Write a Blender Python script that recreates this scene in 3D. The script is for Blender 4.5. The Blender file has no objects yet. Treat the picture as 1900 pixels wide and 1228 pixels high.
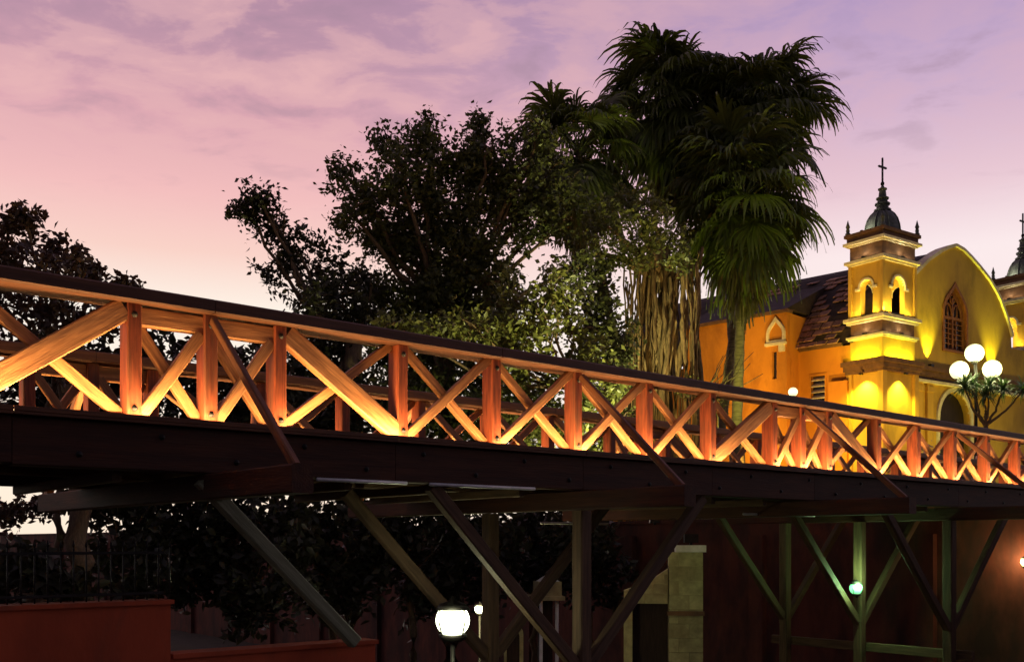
import bpy, math, random
import numpy as np
from mathutils import Vector, Matrix
from mathutils.geometry import tessellate_polygon

R = math.radians
random.seed(7)
rng = np.random.default_rng(11)
scene = bpy.context.scene
col = scene.collection

# ------------------------------------------------------------------ camera
cam_d = bpy.data.cameras.new('camera')
cam = bpy.data.objects.new('camera', cam_d)
col.objects.link(cam)
cam.location = (0, 0, 0)
cam.rotation_euler = (R(90), 0, 0)
cam_d.sensor_width = 36.0
cam_d.lens = 36.0
cam_d.shift_y = 391 / 1900
cam_d.clip_start = 0.1
cam_d.clip_end = 6000
scene.camera = cam

# ------------------------------------------------------------------ render / exposure
scene.render.engine = 'CYCLES'
scene.cycles.use_denoising = True
scene.cycles.use_adaptive_sampling = True
scene.cycles.adaptive_threshold = .03
scene.cycles.max_bounces = 4
scene.cycles.diffuse_bounces = 2
scene.cycles.glossy_bounces = 2
scene.cycles.transmission_bounces = 3
scene.cycles.sample_clamp_indirect = 4.0
scene.cycles.caustics_reflective = False
scene.cycles.caustics_refractive = False
scene.view_settings.view_transform = 'Standard'
scene.view_settings.look = 'None'
scene.view_settings.gamma = 1.0
scene.view_settings.exposure = 0.0

# ------------------------------------------------------------------ dusk sky
world = bpy.data.worlds.new('World')
scene.world = world
world.use_nodes = True
nt = world.node_tree
nt.nodes.clear()


def N(tree, kind, **kw):
    n = tree.nodes.new(kind)
    for k, v in kw.items():
        if k in n.inputs.keys():
            n.inputs[k].default_value = v
        else:
            setattr(n, k, v)
    return n


def ramp(tree, stops, interp='EASE'):
    n = tree.nodes.new('ShaderNodeValToRGB')
    n.color_ramp.interpolation = interp
    el = n.color_ramp.elements
    while len(el) < len(stops):
        el.new(0.5)
    for e, (p, c) in zip(el, stops):
        e.position = p
        e.color = (c, c, c, 1) if not hasattr(c, '__len__') else (c[0], c[1], c[2], 1)
    return n


def maths(tree, op, a, b=None, clamp=False):
    n = tree.nodes.new('ShaderNodeMath')
    n.operation = op
    n.use_clamp = clamp
    for i, v in enumerate((a, b)):
        if v is None:
            continue
        if hasattr(v, 'is_output'):
            tree.links.new(v, n.inputs[i])
        else:
            n.inputs[i].default_value = v
    return n.outputs[0]


def mixc(tree, f, a, b, blend='MIX'):
    n = tree.nodes.new('ShaderNodeMix')
    n.data_type = 'RGBA'
    n.blend_type = blend
    for i, v in ((0, f), (6, a), (7, b)):
        if hasattr(v, 'is_output'):
            tree.links.new(v, n.inputs[i])
        elif i == 0:
            n.inputs[0].default_value = v
        else:
            n.inputs[i].default_value = (v[0], v[1], v[2], 1)
    return n.outputs[2]


tc = N(nt, 'ShaderNodeTexCoord')
sep = N(nt, 'ShaderNodeSeparateXYZ')
nt.links.new(tc.outputs['Generated'], sep.inputs[0])
X_, Y_, Z_ = sep.outputs
left = ramp(nt, [(0.0, (1.0, .86, .70)), (.215, (1.0, .90, .80)), (.262, (.97, .66, .59)), (.31, (.92, .53, .53)),
                 (.37, (.74, .40, .46)), (.43, (.52, .30, .40)), (.50, (.42, .25, .37)), (1.0, (.12, .09, .16))], 'LINEAR')
right = ramp(nt, [(0.0, (1.0, .86, .76)), (.255, (1.0, .85, .86)), (.31, (.84, .60, .68)), (.37, (.66, .46, .62)),
                  (.44, (.49, .35, .57)), (.50, (.41, .29, .53)), (.56, (.34, .24, .46)), (1.0, (.10, .09, .18))], 'LINEAR')
nt.links.new(Z_, left.inputs[0])
nt.links.new(Z_, right.inputs[0])
az = maths(nt, 'ARCTAN2', X_, Y_)
azr = N(nt, 'ShaderNodeMapRange', interpolation_type='SMOOTHSTEP')
azr.inputs[1].default_value = -.25
azr.inputs[2].default_value = .42
nt.links.new(az, azr.inputs[0])
sky = mixc(nt, azr.outputs[0], left.outputs[0], right.outputs[0])
# high cloud sheet, laid out on a flat layer overhead
zc = maths(nt, 'MAXIMUM', Z_, .06)
u = maths(nt, 'DIVIDE', X_, zc)
v = maths(nt, 'DIVIDE', Y_, zc)
cmb = N(nt, 'ShaderNodeCombineXYZ')
nt.links.new(u, cmb.inputs[0])
nt.links.new(v, cmb.inputs[1])
mp = N(nt, 'ShaderNodeMapping')
mp.inputs['Rotation'].default_value = (0, 0, R(24))
mp.inputs['Scale'].default_value = (1.5, 1.7, 1)
mp.inputs['Location'].default_value = (3.3, 1.2, 0)
nt.links.new(cmb.outputs[0], mp.inputs[0])
cn = N(nt, 'ShaderNodeTexNoise', Scale=2.9, Detail=9.0, Roughness=.57, Distortion=.28)
nt.links.new(mp.outputs[0], cn.inputs['Vector'])
cr = ramp(nt, [(.44, 0.0), (.54, .6), (.66, 1.0)])
nt.links.new(cn.outputs['Fac'], cr.inputs[0])
fade = ramp(nt, [(.27, 0.0), (.40, 1.0), (1.0, .8)])
nt.links.new(Z_, fade.inputs[0])
lf = maths(nt, 'SUBTRACT', 1.0, maths(nt, 'MULTIPLY', azr.outputs[0], .72))
cf = maths(nt, 'MULTIPLY', maths(nt, 'MULTIPLY', cr.outputs[0], fade.outputs[0]), lf)
sky = mixc(nt, maths(nt, 'MULTIPLY', cf, .72), sky, (.86, .50, .50))
cr2 = ramp(nt, [(.30, 1.0), (.47, 0.0)])
nt.links.new(cn.outputs['Fac'], cr2.inputs[0])
sky = mixc(nt, maths(nt, 'MULTIPLY', maths(nt, 'MULTIPLY', cr2.outputs[0], fade.outputs[0]), .42), sky, (.36, .24, .33))
# away from the afterglow the dusk sky is dim
back = N(nt, 'ShaderNodeMapRange', interpolation_type='SMOOTHSTEP')
back.inputs[1].default_value = -.5
back.inputs[2].default_value = .55
nt.links.new(Y_, back.inputs[0])
sky = mixc(nt, back.outputs[0], (.12, .10, .14), sky)
nish = N(nt, 'ShaderNodeTexSky', sky_type='NISHITA')
nish.sun_disc = False
nish.sun_elevation = R(1.5)
nish.sun_rotation = R(-14)
bg1 = N(nt, 'ShaderNodeBackground', Strength=.97)
nt.links.new(sky, bg1.inputs[0])
bg2 = N(nt, 'ShaderNodeBackground', Strength=.004)
nt.links.new(nish.outputs[0], bg2.inputs[0])
ad = N(nt, 'ShaderNodeAddShader')
nt.links.new(bg1.outputs[0], ad.inputs[0])
nt.links.new(bg2.outputs[0], ad.inputs[1])
wo = N(nt, 'ShaderNodeOutputWorld')
nt.links.new(ad.outputs[0], wo.inputs[0])

sun_d = bpy.data.lights.new('sun', 'SUN')
sun_d.energy = .12
sun_d.angle = R(10)
sun_d.color = (1, .62, .5)
sun = bpy.data.objects.new('sun', sun_d)
col.objects.link(sun)
sun.rotation_euler = Vector((math.sin(R(14)), -math.cos(R(14)), -.05)).to_track_quat('-Z', 'Y').to_euler()

# ------------------------------------------------------------------ survey helper (photo pixel + distance -> place)
F_, HZ = 1900.0, 1005.0


def at(px, py, Y):
    return Vector(((px - 950) / F_ * Y, Y, (HZ - py) / F_ * Y))


# ------------------------------------------------------------------ materials
MATS = {}


def mat(name, c1, c2=None, sfac=.23, rough=.7, scale=6., stretch=(1, 1, 1), detail=5., bump=.0, bscale=30., vary=.0,
        coords='Object', metallic=0., spec=.3, lo=.35, hi=.65, stain=None, crack=0.):
    m = bpy.data.materials.new(name)
    m.use_nodes = True
    t = m.node_tree
    b = t.nodes['Principled BSDF']
    b.inputs['Roughness'].default_value = rough
    b.inputs['Metallic'].default_value = metallic
    b.inputs['Specular IOR Level'].default_value = spec
    c2 = c2 or tuple(x * .7 for x in c1)
    t_c = N(t, 'ShaderNodeTexCoord')
    mpn = N(t, 'ShaderNodeMapping')
    mpn.inputs['Scale'].default_value = stretch
    t.links.new(t_c.outputs[coords], mpn.inputs[0])
    oi = N(t, 'ShaderNodeObjectInfo')
    vm = N(t, 'ShaderNodeVectorMath', operation='ADD')
    t.links.new(mpn.outputs[0], vm.inputs[0])
    mr = maths(t, 'MULTIPLY', oi.outputs['Random'], 37.0)
    t.links.new(mr, vm.inputs[1])
    no = N(t, 'ShaderNodeTexNoise', Scale=scale, Detail=detail, Roughness=.6)
    t.links.new(vm.outputs[0], no.inputs['Vector'])
    rp = ramp(t, [(lo, c2), (hi, c1)], 'LINEAR')
    t.links.new(no.outputs['Fac'], rp.inputs[0])
    out = rp.outputs[0]
    if stain:
        n2 = N(t, 'ShaderNodeTexNoise', Scale=scale * sfac, Detail=6., Roughness=.65, Distortion=.4)
        t.links.new(vm.outputs[0], n2.inputs['Vector'])
        r2 = ramp(t, [(.50, 0.), (.68, .75)], 'LINEAR')
        t.links.new(n2.outputs['Fac'], r2.inputs[0])
        out = mixc(t, r2.outputs[0], out, stain)
    if crack:
        mc = N(t, 'ShaderNodeMapping')
        mc.inputs['Scale'].default_value = (.5, 13, 13)
        t.links.new(vm.outputs[0], mc.inputs[0])
        n3 = N(t, 'ShaderNodeTexNoise', Scale=2.2, Detail=3., Roughness=.5)
        t.links.new(mc.outputs[0], n3.inputs['Vector'])
        r3 = ramp(t, [(.30, crack), (.40, 0.)], 'LINEAR')
        t.links.new(n3.outputs['Fac'], r3.inputs[0])
        out = mixc(t, r3.outputs[0], out, tuple(x * .22 for x in c2))
    if vary:
        hs = N(t, 'ShaderNodeHueSaturation')
        va = maths(t, 'ADD', maths(t, 'MULTIPLY', oi.outputs['Random'], vary * 2), 1 - vary)
        t.links.new(va, hs.inputs['Value'])
        t.links.new(out, hs.inputs['Color'])
        out = hs.outputs[0]
    t.links.new(out, b.inputs['Base Color'])
    if bump:
        bn = N(t, 'ShaderNodeTexNoise', Scale=bscale, Detail=4.)
        t.links.new(vm.outputs[0], bn.inputs['Vector'])
        bp = N(t, 'ShaderNodeBump', Strength=bump, Distance=.02)
        t.links.new(bn.outputs['Fac'], bp.inputs['Height'])
        t.links.new(bp.outputs[0], b.inputs['Normal'])
    MATS[name] = m
    return m


def leafmat(name, c1, c2, trans=.35, tcol=None):
    m = bpy.data.materials.new(name)
    m.use_nodes = True
    t = m.node_tree
    b = t.nodes['Principled BSDF']
    b.inputs['Roughness'].default_value = .45
    b.inputs['Specular IOR Level'].default_value = .35
    g = N(t, 'ShaderNodeNewGeometry')
    rp = ramp(t, [(0., c2), (1., c1)], 'LINEAR')
    t.links.new(g.outputs['Random Per Island'], rp.inputs[0])
    t.links.new(rp.outputs[0], b.inputs['Base Color'])
    tr = N(t, 'ShaderNodeBsdfTranslucent')
    tr.inputs[0].default_value = (*(tcol or c1), 1)
    mx = N(t, 'ShaderNodeMixShader')
    mx.inputs[0].default_value = trans
    t.links.new(b.outputs[0], mx.inputs[1])
    t.links.new(tr.outputs[0], mx.inputs[2])
    t.links.new(mx.outputs[0], t.nodes['Material Output'].inputs[0])
    MATS[name] = m
    return m


def emis(name, c, s, glass=False):
    m = bpy.data.materials.new(name)
    m.use_nodes = True
    t = m.node_tree
    b = t.nodes['Principled BSDF']
    b.inputs['Base Color'].default_value = (*c, 1)
    b.inputs['Emission Color'].default_value = (*c, 1)
    b.inputs['Emission Strength'].default_value = s
    if glass:                                   # frosted globe: brightest level with the bulb, dimmer at crown and foot
        tcn = N(t, 'ShaderNodeTexCoord')
        sp = N(t, 'ShaderNodeSeparateXYZ')
        t.links.new(tcn.outputs['Generated'], sp.inputs[0])
        rp = ramp(t, [(0., .35), (.22, .75), (.5, 1.), (.78, .75), (1., .35)], 'EASE')
        t.links.new(sp.outputs[2], rp.inputs[0])
        t.links.new(maths(t, 'MULTIPLY', rp.outputs[0], s), b.inputs['Emission Strength'])
    MATS[name] = m
    return m


mat('timber_red', (.34, .078, .028), (.15, .034, .014), rough=.62, scale=5, stretch=(.5, 5, 5), bump=.25, bscale=16, vary=.16,
    crack=.8, stain=(.16, .07, .035))
mat('timber_brace', (.50, .23, .088), (.26, .105, .04), rough=.62, scale=5, stretch=(.5, 5, 5), bump=.25, bscale=16, vary=.18,
    crack=.8, stain=(.20, .10, .05))
mat('timber_outrigger', (.20, .075, .028), (.10, .036, .015), rough=.65, scale=4, stretch=(.4, 5, 5), bump=.25, bscale=14, crack=.7)
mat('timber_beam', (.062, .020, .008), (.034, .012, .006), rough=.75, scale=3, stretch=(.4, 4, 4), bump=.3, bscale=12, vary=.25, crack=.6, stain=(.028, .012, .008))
mat('timber_rail', (.13, .048, .020), (.07, .026, .012), rough=.6, scale=4, stretch=(.4, 5, 5), bump=.2, bscale=14, vary=.1)
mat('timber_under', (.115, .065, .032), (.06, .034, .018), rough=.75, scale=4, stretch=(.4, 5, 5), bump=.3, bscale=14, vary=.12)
mat('timber_green_lit', (.30, .31, .19), (.17, .18, .10), rough=.8, scale=4, stretch=(.4, 5, 5), bump=.3, bscale=14, stain=(.10, .11, .06))  # pale grey-green carries the light on the long strut
mat('deck_wood', (.12, .06, .03), (.07, .035, .02), rough=.8, scale=4, stretch=(.4, 5, 5), vary=.2)
mat('iron_dark', (.025, .022, .02), (.015, .013, .012), rough=.5, metallic=.4)
mat('highlight_pale', (.75, .74, .72), (.55, .54, .52), rough=.4, metallic=.2)  # near-white colour for the lamplit edge highlights below the deck
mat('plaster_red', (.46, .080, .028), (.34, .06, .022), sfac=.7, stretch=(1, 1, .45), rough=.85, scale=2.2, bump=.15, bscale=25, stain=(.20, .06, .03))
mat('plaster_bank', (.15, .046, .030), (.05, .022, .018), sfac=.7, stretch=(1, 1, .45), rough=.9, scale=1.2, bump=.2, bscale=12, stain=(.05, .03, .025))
mat('plaster_ochre', (.66, .40, .070), (.50, .29, .050), sfac=.7, stretch=(1, 1, .45), rough=.85, scale=.9, bump=.08, bscale=14, stain=(.30, .17, .045), lo=.3, hi=.7)
mat('plaster_orange', (.66, .26, .030), (.52, .20, .022), sfac=.7, stretch=(1, 1, .45), rough=.85, scale=.8, bump=.08, bscale=14, stain=(.34, .12, .018), lo=.3, hi=.7)
mat('trim_white', (.80, .72, .56), (.64, .55, .40), rough=.75, scale=4, stain=(.45, .36, .24))
mat('trim_brown', (.20, .10, .05), (.12, .06, .035), rough=.8, scale=3, stain=(.08, .05, .03))
mat('dome_grey', (.16, .17, .15), (.07, .08, .07), rough=.6, scale=5, stain=(.05, .06, .05))
mat('roof_dark', (.050, .034, .030), (.026, .018, .016), rough=.85, scale=2.5, bump=.3)
mat('roof_tile', (.50, .28, .19), (.26, .13, .085), rough=.8, scale=5, vary=.42, stain=(.06, .035, .025))
mat('stone_block', (.50, .44, .22), (.30, .26, .13), rough=.85, scale=4, bump=.4, bscale=14, vary=.15, stain=(.22, .17, .08))
mat('bark', (.16, .105, .06), (.08, .055, .035), rough=.9, scale=7, stretch=(3, 3, .5), bump=.6, bscale=20)
mat('root_bark', (.26, .165, .07), (.07, .045, .02), rough=.9, scale=6, stretch=(3, 3, .4), bump=.6, bscale=18, vary=.25)
mat('palm_trunk', (.21, .15, .085), (.10, .07, .04), rough=.9, scale=3, stretch=(1, 1, 5), bump=.7, bscale=9)
mat('soil', (.045, .035, .025), (.025, .02, .015), rough=.95, scale=1.4, bump=.5, coords='Object')
mat('pavement', (.16, .12, .09), (.10, .08, .06), rough=.85, scale=2.0, bump=.2)
mat('glass_dark', (.02, .018, .022), (.015, .012, .015), rough=.15, spec=.6)
mat('window_wood', (.42, .16, .05), (.28, .10, .03), rough=.7, scale=8)
mat('door_dark', (.04, .022, .018), (.02, .012, .01), rough=.7, scale=5, stretch=(4, 4, .5))
mat('white_paint', (.78, .76, .70), (.62, .60, .52), rough=.6, scale=5)
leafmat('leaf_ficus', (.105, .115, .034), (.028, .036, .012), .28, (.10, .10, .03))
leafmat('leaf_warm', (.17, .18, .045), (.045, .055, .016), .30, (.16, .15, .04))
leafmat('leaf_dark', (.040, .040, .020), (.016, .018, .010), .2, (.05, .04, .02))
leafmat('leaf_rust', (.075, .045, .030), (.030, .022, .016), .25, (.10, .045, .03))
leafmat('palm_leaf', (.11, .13, .026), (.038, .048, .012), .25, (.12, .14, .02))
leafmat('palm_dead', (.13, .10, .035), (.06, .045, .018), .2, (.12, .10, .03))
leafmat('dracaena_leaf', (.045, .085, .03), (.02, .04, .015), .25, (.06, .11, .03))
leafmat('flower', (.55, .35, .42), (.06, .07, .03), .3, (.4, .2, .3))
emis('globe_glow', (1.0, 1.0, .50), 2.1, True)
emis('flood_glow', (.96, 1.0, .70), 6., True)
emis('green_glow', (.25, 1.0, .40), 2.0, True)
emis('warm_glow', (1.0, .86, .45), 3., True)
emis('led_glow', (1.0, .70, .34), 6.)


# ------------------------------------------------------------------ mesh helpers
class MB:
    def __init__(s):
        s.v, s.f, s.sm = [], [], []

    def add(s, verts, faces, smooth=False):
        o = len(s.v)
        s.v += [tuple(p) for p in verts]
        s.f += [tuple(i + o for i in q) for q in faces]
        s.sm += [smooth] * len(faces)

    def box(s, x0, x1, y0, y1, z0, z1):
        s.add([(x0, y0, z0), (x1, y0, z0), (x1, y1, z0), (x0, y1, z0), (x0, y0, z1), (x1, y0, z1), (x1, y1, z1), (x0, y1, z1)],
              [(0, 3, 2, 1), (4, 5, 6, 7), (0, 1, 5, 4), (1, 2, 6, 5), (2, 3, 7, 6), (3, 0, 4, 7)])

    def lathe(s, prof, n=16, c=(0, 0, 0), rot=0., smooth=True):
        vs, fs = [], []
        for r, z in prof:
            for k in range(n):
                a = rot + 2 * math.pi * k / n
                vs.append((c[0] + r * math.cos(a), c[1] + r * math.sin(a), c[2] + z))
        for i in range(len(prof) - 1):
            for k in range(n):
                k2 = (k + 1) % n
                fs.append((i * n + k, i * n + k2, (i + 1) * n + k2, (i + 1) * n + k))
        fs.append(tuple(range(n))[::-1])
        fs.append(tuple((len(prof) - 1) * n + k for k in range(n)))
        s.add(vs, fs, smooth)

    def tube(s, pts, radii, n=6, smooth=True):
        pts = [Vector(p) for p in pts]
        if not hasattr(radii, '__len__'):
            radii = [radii] * len(pts)
        vs, fs = [], []
        up = Vector((0, 0, 1))
        for i, p in enumerate(pts):
            t = (pts[min(i + 1, len(pts) - 1)] - pts[max(i - 1, 0)]).normalized()
            a = t.cross(up)
            if a.length < .05:
                a = t.cross(Vector((1, 0, 0)))
            a.normalize()
            b = t.cross(a)
            for k in range(n):
                th = 2 * math.pi * k / n
                vs.append(p + (a * math.cos(th) + b * math.sin(th)) * radii[i])
        for i in range(len(pts) - 1):
            for k in range(n):
                k2 = (k + 1) % n
                fs.append((i * n + k, i * n + k2, (i + 1) * n + k2, (i + 1) * n + k))
        fs.append(tuple(range(n))[::-1])
        fs.append(tuple((len(pts) - 1) * n + k for k in range(n)))
        s.add(vs, fs, smooth)

    def plate(s, outer, holes, y0, y1):
        """polygon in the local XZ plane with holes, extruded from y0 (front) to y1"""
        loops = [outer] + list(holes)
        tris = tessellate_polygon([[Vector((x, z, 0)) for x, z in l] for l in loops])
        flat = [p for l in loops for p in l]
        nn = len(flat)
        vs = [(x, y0, z) for x, z in flat] + [(x, y1, z) for x, z in flat]
        fs = []
        for a, b, c in tris:
            p, q, r = flat[a], flat[b], flat[c]
            ccw = (q[0] - p[0]) * (r[1] - p[1]) - (q[1] - p[1]) * (r[0] - p[0]) > 0
            t = (a, b, c) if ccw else (a, c, b)
            fs.append(t)
            fs.append((t[2] + nn, t[1] + nn, t[0] + nn))
        o = 0
        for li, l in enumerate(loops):
            n = len(l)
            area = sum(l[i][0] * l[(i + 1) % n][1] - l[(i + 1) % n][0] * l[i][1] for i in range(n))
            for i in range(n):
                a, b = o + i, o + (i + 1) % n
                q = (a, a + nn, b + nn, b) if (area > 0) == (li == 0) else (b, b + nn, a + nn, a)
                fs.append(q)
            o += n
        s.add(vs, fs)

    def mesh(s, name, m):
        me = bpy.data.meshes.new(name)
        me.from_pydata(s.v, [], s.f)
        me.polygons.foreach_set('use_smooth', s.sm)
        if m:
            me.materials.append(MATS[m])
        me.update()
        return me


def link(name, data, parent=None, M=None):
    o = bpy.data.objects.new(name, data)
    col.objects.link(o)
    if parent is not None:
        o.parent = parent
    if M is not None:
        o.matrix_basis = M
    return o


def tag(o, label, cat, group=None, kind=None):
    if label:
        o['label'] = label
    if cat:
        o['category'] = cat
    if group:
        o['group'] = group
    if kind:
        o['kind'] = kind
    return o


def empty(name, M, label=None, cat=None, group=None):
    o = link(name, None, None, M)
    o.empty_display_size = .3
    return tag(o, label, cat, group)


def T(*p):
    return Matrix.Translation(Vector(p if len(p) > 1 else p[0]))


def frame(x, y, z, o):
    """matrix with the given axes and origin"""
    M = Matrix((x, y, z)).transposed().to_4x4()
    M.translation = o
    return M


def bar_mesh(L, w, h, m, ch=.012, warp=0.):
    """timber along local X, centred in Y and Z, with chamfered arrises"""
    b = MB()
    a, c = w / 2, h / 2
    prof = [(-a + ch, -c), (a - ch, -c), (a, -c + ch), (a, c - ch), (a - ch, c), (-a + ch, c), (-a, c - ch), (-a, -c + ch)]
    nseg = 1 if not warp else 4
    vs, fs = [], []
    for i in range(nseg + 1):
        t = i / nseg
        dy = warp * math.sin(math.pi * t)
        vs += [(L * t, y + dy, z + dy * .5) for y, z in prof]
    for i in range(nseg):
        for k in range(8):
            k2 = (k + 1) % 8
            fs.append((i * 8 + k, i * 8 + k2, (i + 1) * 8 + k2, (i + 1) * 8 + k))
    fs.append(tuple(range(8))[::-1])
    fs.append(tuple(nseg * 8 + k for k in range(8)))
    b.add(vs, fs)
    return b.mesh('timber', m)


def bar(name, p, q, w, h, m, parent, side=None, ch=.012, warp=0.):
    """timber from p to q in parent space; side = direction of its width (local Y)"""
    p, q = Vector(p), Vector(q)
    x = (q - p).normalized()
    s = Vector(side) if side is not None else Vector((0, 1, 0))
    s = (s - x * s.dot(x)).normalized()
    z = x.cross(s)
    return link(name, bar_mesh((q - p).length, w, h, m, ch, warp), parent, frame(x, s, z, p))


def light(kind, name, parent, M, energy, color, **kw):
    d = bpy.data.lights.new(name, kind)
    d.energy = energy
    d.color = color
    for k, v in kw.items():
        setattr(d, k, v)
    return link(name, d, parent, M)


def aim(p, target, up=(0, 0, 1)):
    """matrix at p whose -Z looks at target"""
    p, target = Vector(p), Vector(target)
    M = (target - p).to_track_quat('-Z', 'Y').to_matrix().to_4x4()
    M.translation = p
    return M


# ------------------------------------------------------------------ bridge axes
P0 = Vector((-3.94, 10.55, 0))
D_ = Vector((.76762, .64090, 0))           # along the bridge, away to the right
N_ = Vector((.64090, -.76762, 0))          # outwards, towards the viewer


def B(s, off, z):
    return P0 + D_ * s + N_ * off + Vector((0, 0, z))


BM = frame(D_, -N_, Vector((0, 0, 1)), P0)   # bridge space: x along, y inwards (away from the viewer), z up


# ------------------------------------------------------------------ ground
def sheet(name, pts, z, m, label=None):
    b = MB()
    b.add([(p[0], p[1], z) for p in pts], [tuple(range(len(pts)))])
    o = link(name, b.mesh(name, m))
    tag(o, None, None, None, 'structure')
    return o


g = sheet('ground', [(-3000, -600), (3000, -600), (3000, 5000), (-3000, 5000)], -5.5, 'soil')
# near (left) bank of the ravine, where the viewer stands
b = MB()
b.box(-40, 2.72, -46, 16, -5.6, -1.65)
o = link('left_bank', b.mesh('left_bank', 'soil'), None, BM)
tag(o, None, None, None, 'structure')
# far (right) bank: the church terrace
b = MB()
b.box(21.4, 140, -30, 95, -5.6, .52)
o = link('church_terrace', b.mesh('church_terrace', 'pavement'), None, BM)
tag(o, None, None, None, 'structure')

# ------------------------------------------------------------------ the timber bridge
bridge = empty('timber_bridge', BM, 'long brown timber footbridge with cross-braced railings crossing the whole picture', 'bridge')
C0, PER = .83, 10.87
S0, S1 = -6.6, 30.5
centres = [C0 + PER * k for k in range(-1, 4)]
offs = [-5.435, -3.95, -2.47, -.82, 0, .82, 2.47, 3.95]
posts_s = sorted(round(c + q, 3) for c in centres for q in offs)
posts_s = [s for s in posts_s if S0 <= s <= S1]
ZD = 1.235
W_ = 3.85


def zr(s):
    return 2.585 - .0068 * max(s, -2)


def railing(y, near):
    sgn = 1 if near else -1
    top = .145
    # handrail in lengths, jointed over posts
    cuts = [posts_s[0] - .6] + posts_s[2::3] + [posts_s[-1] + .5]
    for a, c in zip(cuts[:-1], cuts[1:]):
        bar('handrail', (a + .004, y, zr(a) - top / 2), (c - .004, y, zr(c) - top / 2), .46, top, 'timber_rail', bridge,
            (0, 1, 0), .018, random.uniform(-.008, .008))
        bar('sill', (a + .003, y, ZD + .035), (c - .003, y, ZD + .035), .16, .07, 'timber_rail', bridge, (0, 1, 0), .01)
    for s in posts_s:
        h = zr(s) - top
        o = bar('post', (s, y, ZD + .003), (s, y, h - .004), .23, .15, 'timber_red', bridge, (0, 1, 0), .012, random.uniform(-.005, .005))
    for a, c in zip(posts_s[:-1], posts_s[1:]):
        mid = (a + c) / 2
        cc = min(centres, key=lambda q: abs(q - mid))
        rel = mid - cc
        e = .09
        za, zb = ZD + .075, zr(mid) - top - .01
        big_up = -2.5 < rel < -.82
        big_dn = .82 < rel < 2.5
        if abs(rel) < .82:                      # middle bays: second chord below the handrail
            bar('chord', (a + .078, y - sgn * .02, zb - .105), (c - .078, y - sgn * .02, zb - .105), .12, .19, 'timber_brace', bridge, (0, 1, 0))
            zb -= .20
        if big_up:
            bar('truss_diagonal', (a + .02, y - sgn * .05, za - .0), (c - e, y - sgn * .05, zb - .06), .12, .235, 'timber_brace', bridge, (0, 1, 0), .014)
            bar('brace', (a + e, y + sgn * .07, zb), (c - e, y + sgn * .07, za), .08, .12, 'timber_brace', bridge, (0, 1, 0), .01, .008)
        elif big_dn:
            bar('truss_diagonal', (a + e, y - sgn * .05, zb - .06), (c - .02, y - sgn * .05, za), .12, .235, 'timber_brace', bridge, (0, 1, 0), .014)
            bar('brace', (a + e, y + sgn * .07, za), (c - e, y + sgn * .07, zb), .08, .11, 'timber_brace', bridge, (0, 1, 0), .01, .008)
        else:
            j = [random.uniform(-.02, .02) for _ in range(4)]
            bar('brace', (a + e, y - sgn * .045, za), (c - e, y - sgn * .045, zb + j[0]), .085, .105 + abs(j[1]), 'timber_brace', bridge, (0, 1, 0), .01, j[2] * .5)
            bar('brace', (a + e, y + sgn * .05, zb + j[3]), (c - e, y + sgn * .05, za), .085, .105 + abs(j[0]), 'timber_brace', bridge, (0, 1, 0), .01, j[1] * .5)


railing(0, True)
railing(W_, False)
# bolt heads and washers on the near posts, beams and outriggers
bm_ = MB()
bm_.lathe([(.034, 0), (.034, .008), (.02, .009), (.02, .026)], 6)
bolt = bm_.mesh('bolt', 'iron_dark')
face = Matrix.Rotation(R(90), 4, 'X')
for s in posts_s:
    if s < 24:
        for z in (ZD + .13, zr(s) - .26):
            link('bolt', bolt, bridge, T(s, -.116, z) @ face)
for i in range(40):
    link('bolt', bolt, bridge, T(S0 + .3 + i * .82, -.201, .86 if i % 2 else 1.08) @ face)
# edge beams with the ledge that carries the light strips, and a raised lip
cuts = [S0 - .5, C0 - 2.0, C0 + 2.3, 6.27, 9.1, 11.9, 14.6, 17.1, 20.4, 24.0, S1 + .5]
for a, c in zip(cuts[:-1], cuts[1:]):
    dz = random.uniform(-.012, .012)
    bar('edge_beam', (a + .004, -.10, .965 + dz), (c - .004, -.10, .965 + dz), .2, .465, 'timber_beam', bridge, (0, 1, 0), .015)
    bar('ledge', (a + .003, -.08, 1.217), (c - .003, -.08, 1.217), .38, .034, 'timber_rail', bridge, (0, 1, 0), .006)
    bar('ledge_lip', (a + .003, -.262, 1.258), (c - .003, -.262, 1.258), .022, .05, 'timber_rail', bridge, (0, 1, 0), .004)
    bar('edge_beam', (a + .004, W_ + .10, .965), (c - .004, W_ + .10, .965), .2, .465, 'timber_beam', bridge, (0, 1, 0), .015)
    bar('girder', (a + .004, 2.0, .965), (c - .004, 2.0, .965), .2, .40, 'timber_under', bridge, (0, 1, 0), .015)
plank = bar_mesh(W_ - .19, .19, .045, 'deck_wood', .006)
n_pl = int((S1 - S0) / .2)
for i in range(n_pl):
    s = S0 + i * .2
    link('deck_plank', plank, bridge, frame(Vector((0, 1, 0)), Vector((-1, 0, 0)), Vector((0, 0, 1)), (s, .115, 1.195 + random.uniform(-.004, .004))))
# transoms with raking outriggers
for c in [C0, C0 + 5.435, C0 + 10.87, C0 + 16.3, C0 + 21.74]:
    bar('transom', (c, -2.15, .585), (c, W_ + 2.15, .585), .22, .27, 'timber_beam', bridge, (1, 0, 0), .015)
    bar('outrigger', (c, -.17, zr(c) - .22), (c, -2.02, .70), .07, .095, 'timber_outrigger', bridge, (1, 0, 0), .012)
    bar('outrigger', (c, W_ + .17, zr(c) - .22), (c, W_ + 2.02, .70), .10, .13, 'timber_brace', bridge, (1, 0, 0), .012)
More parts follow.
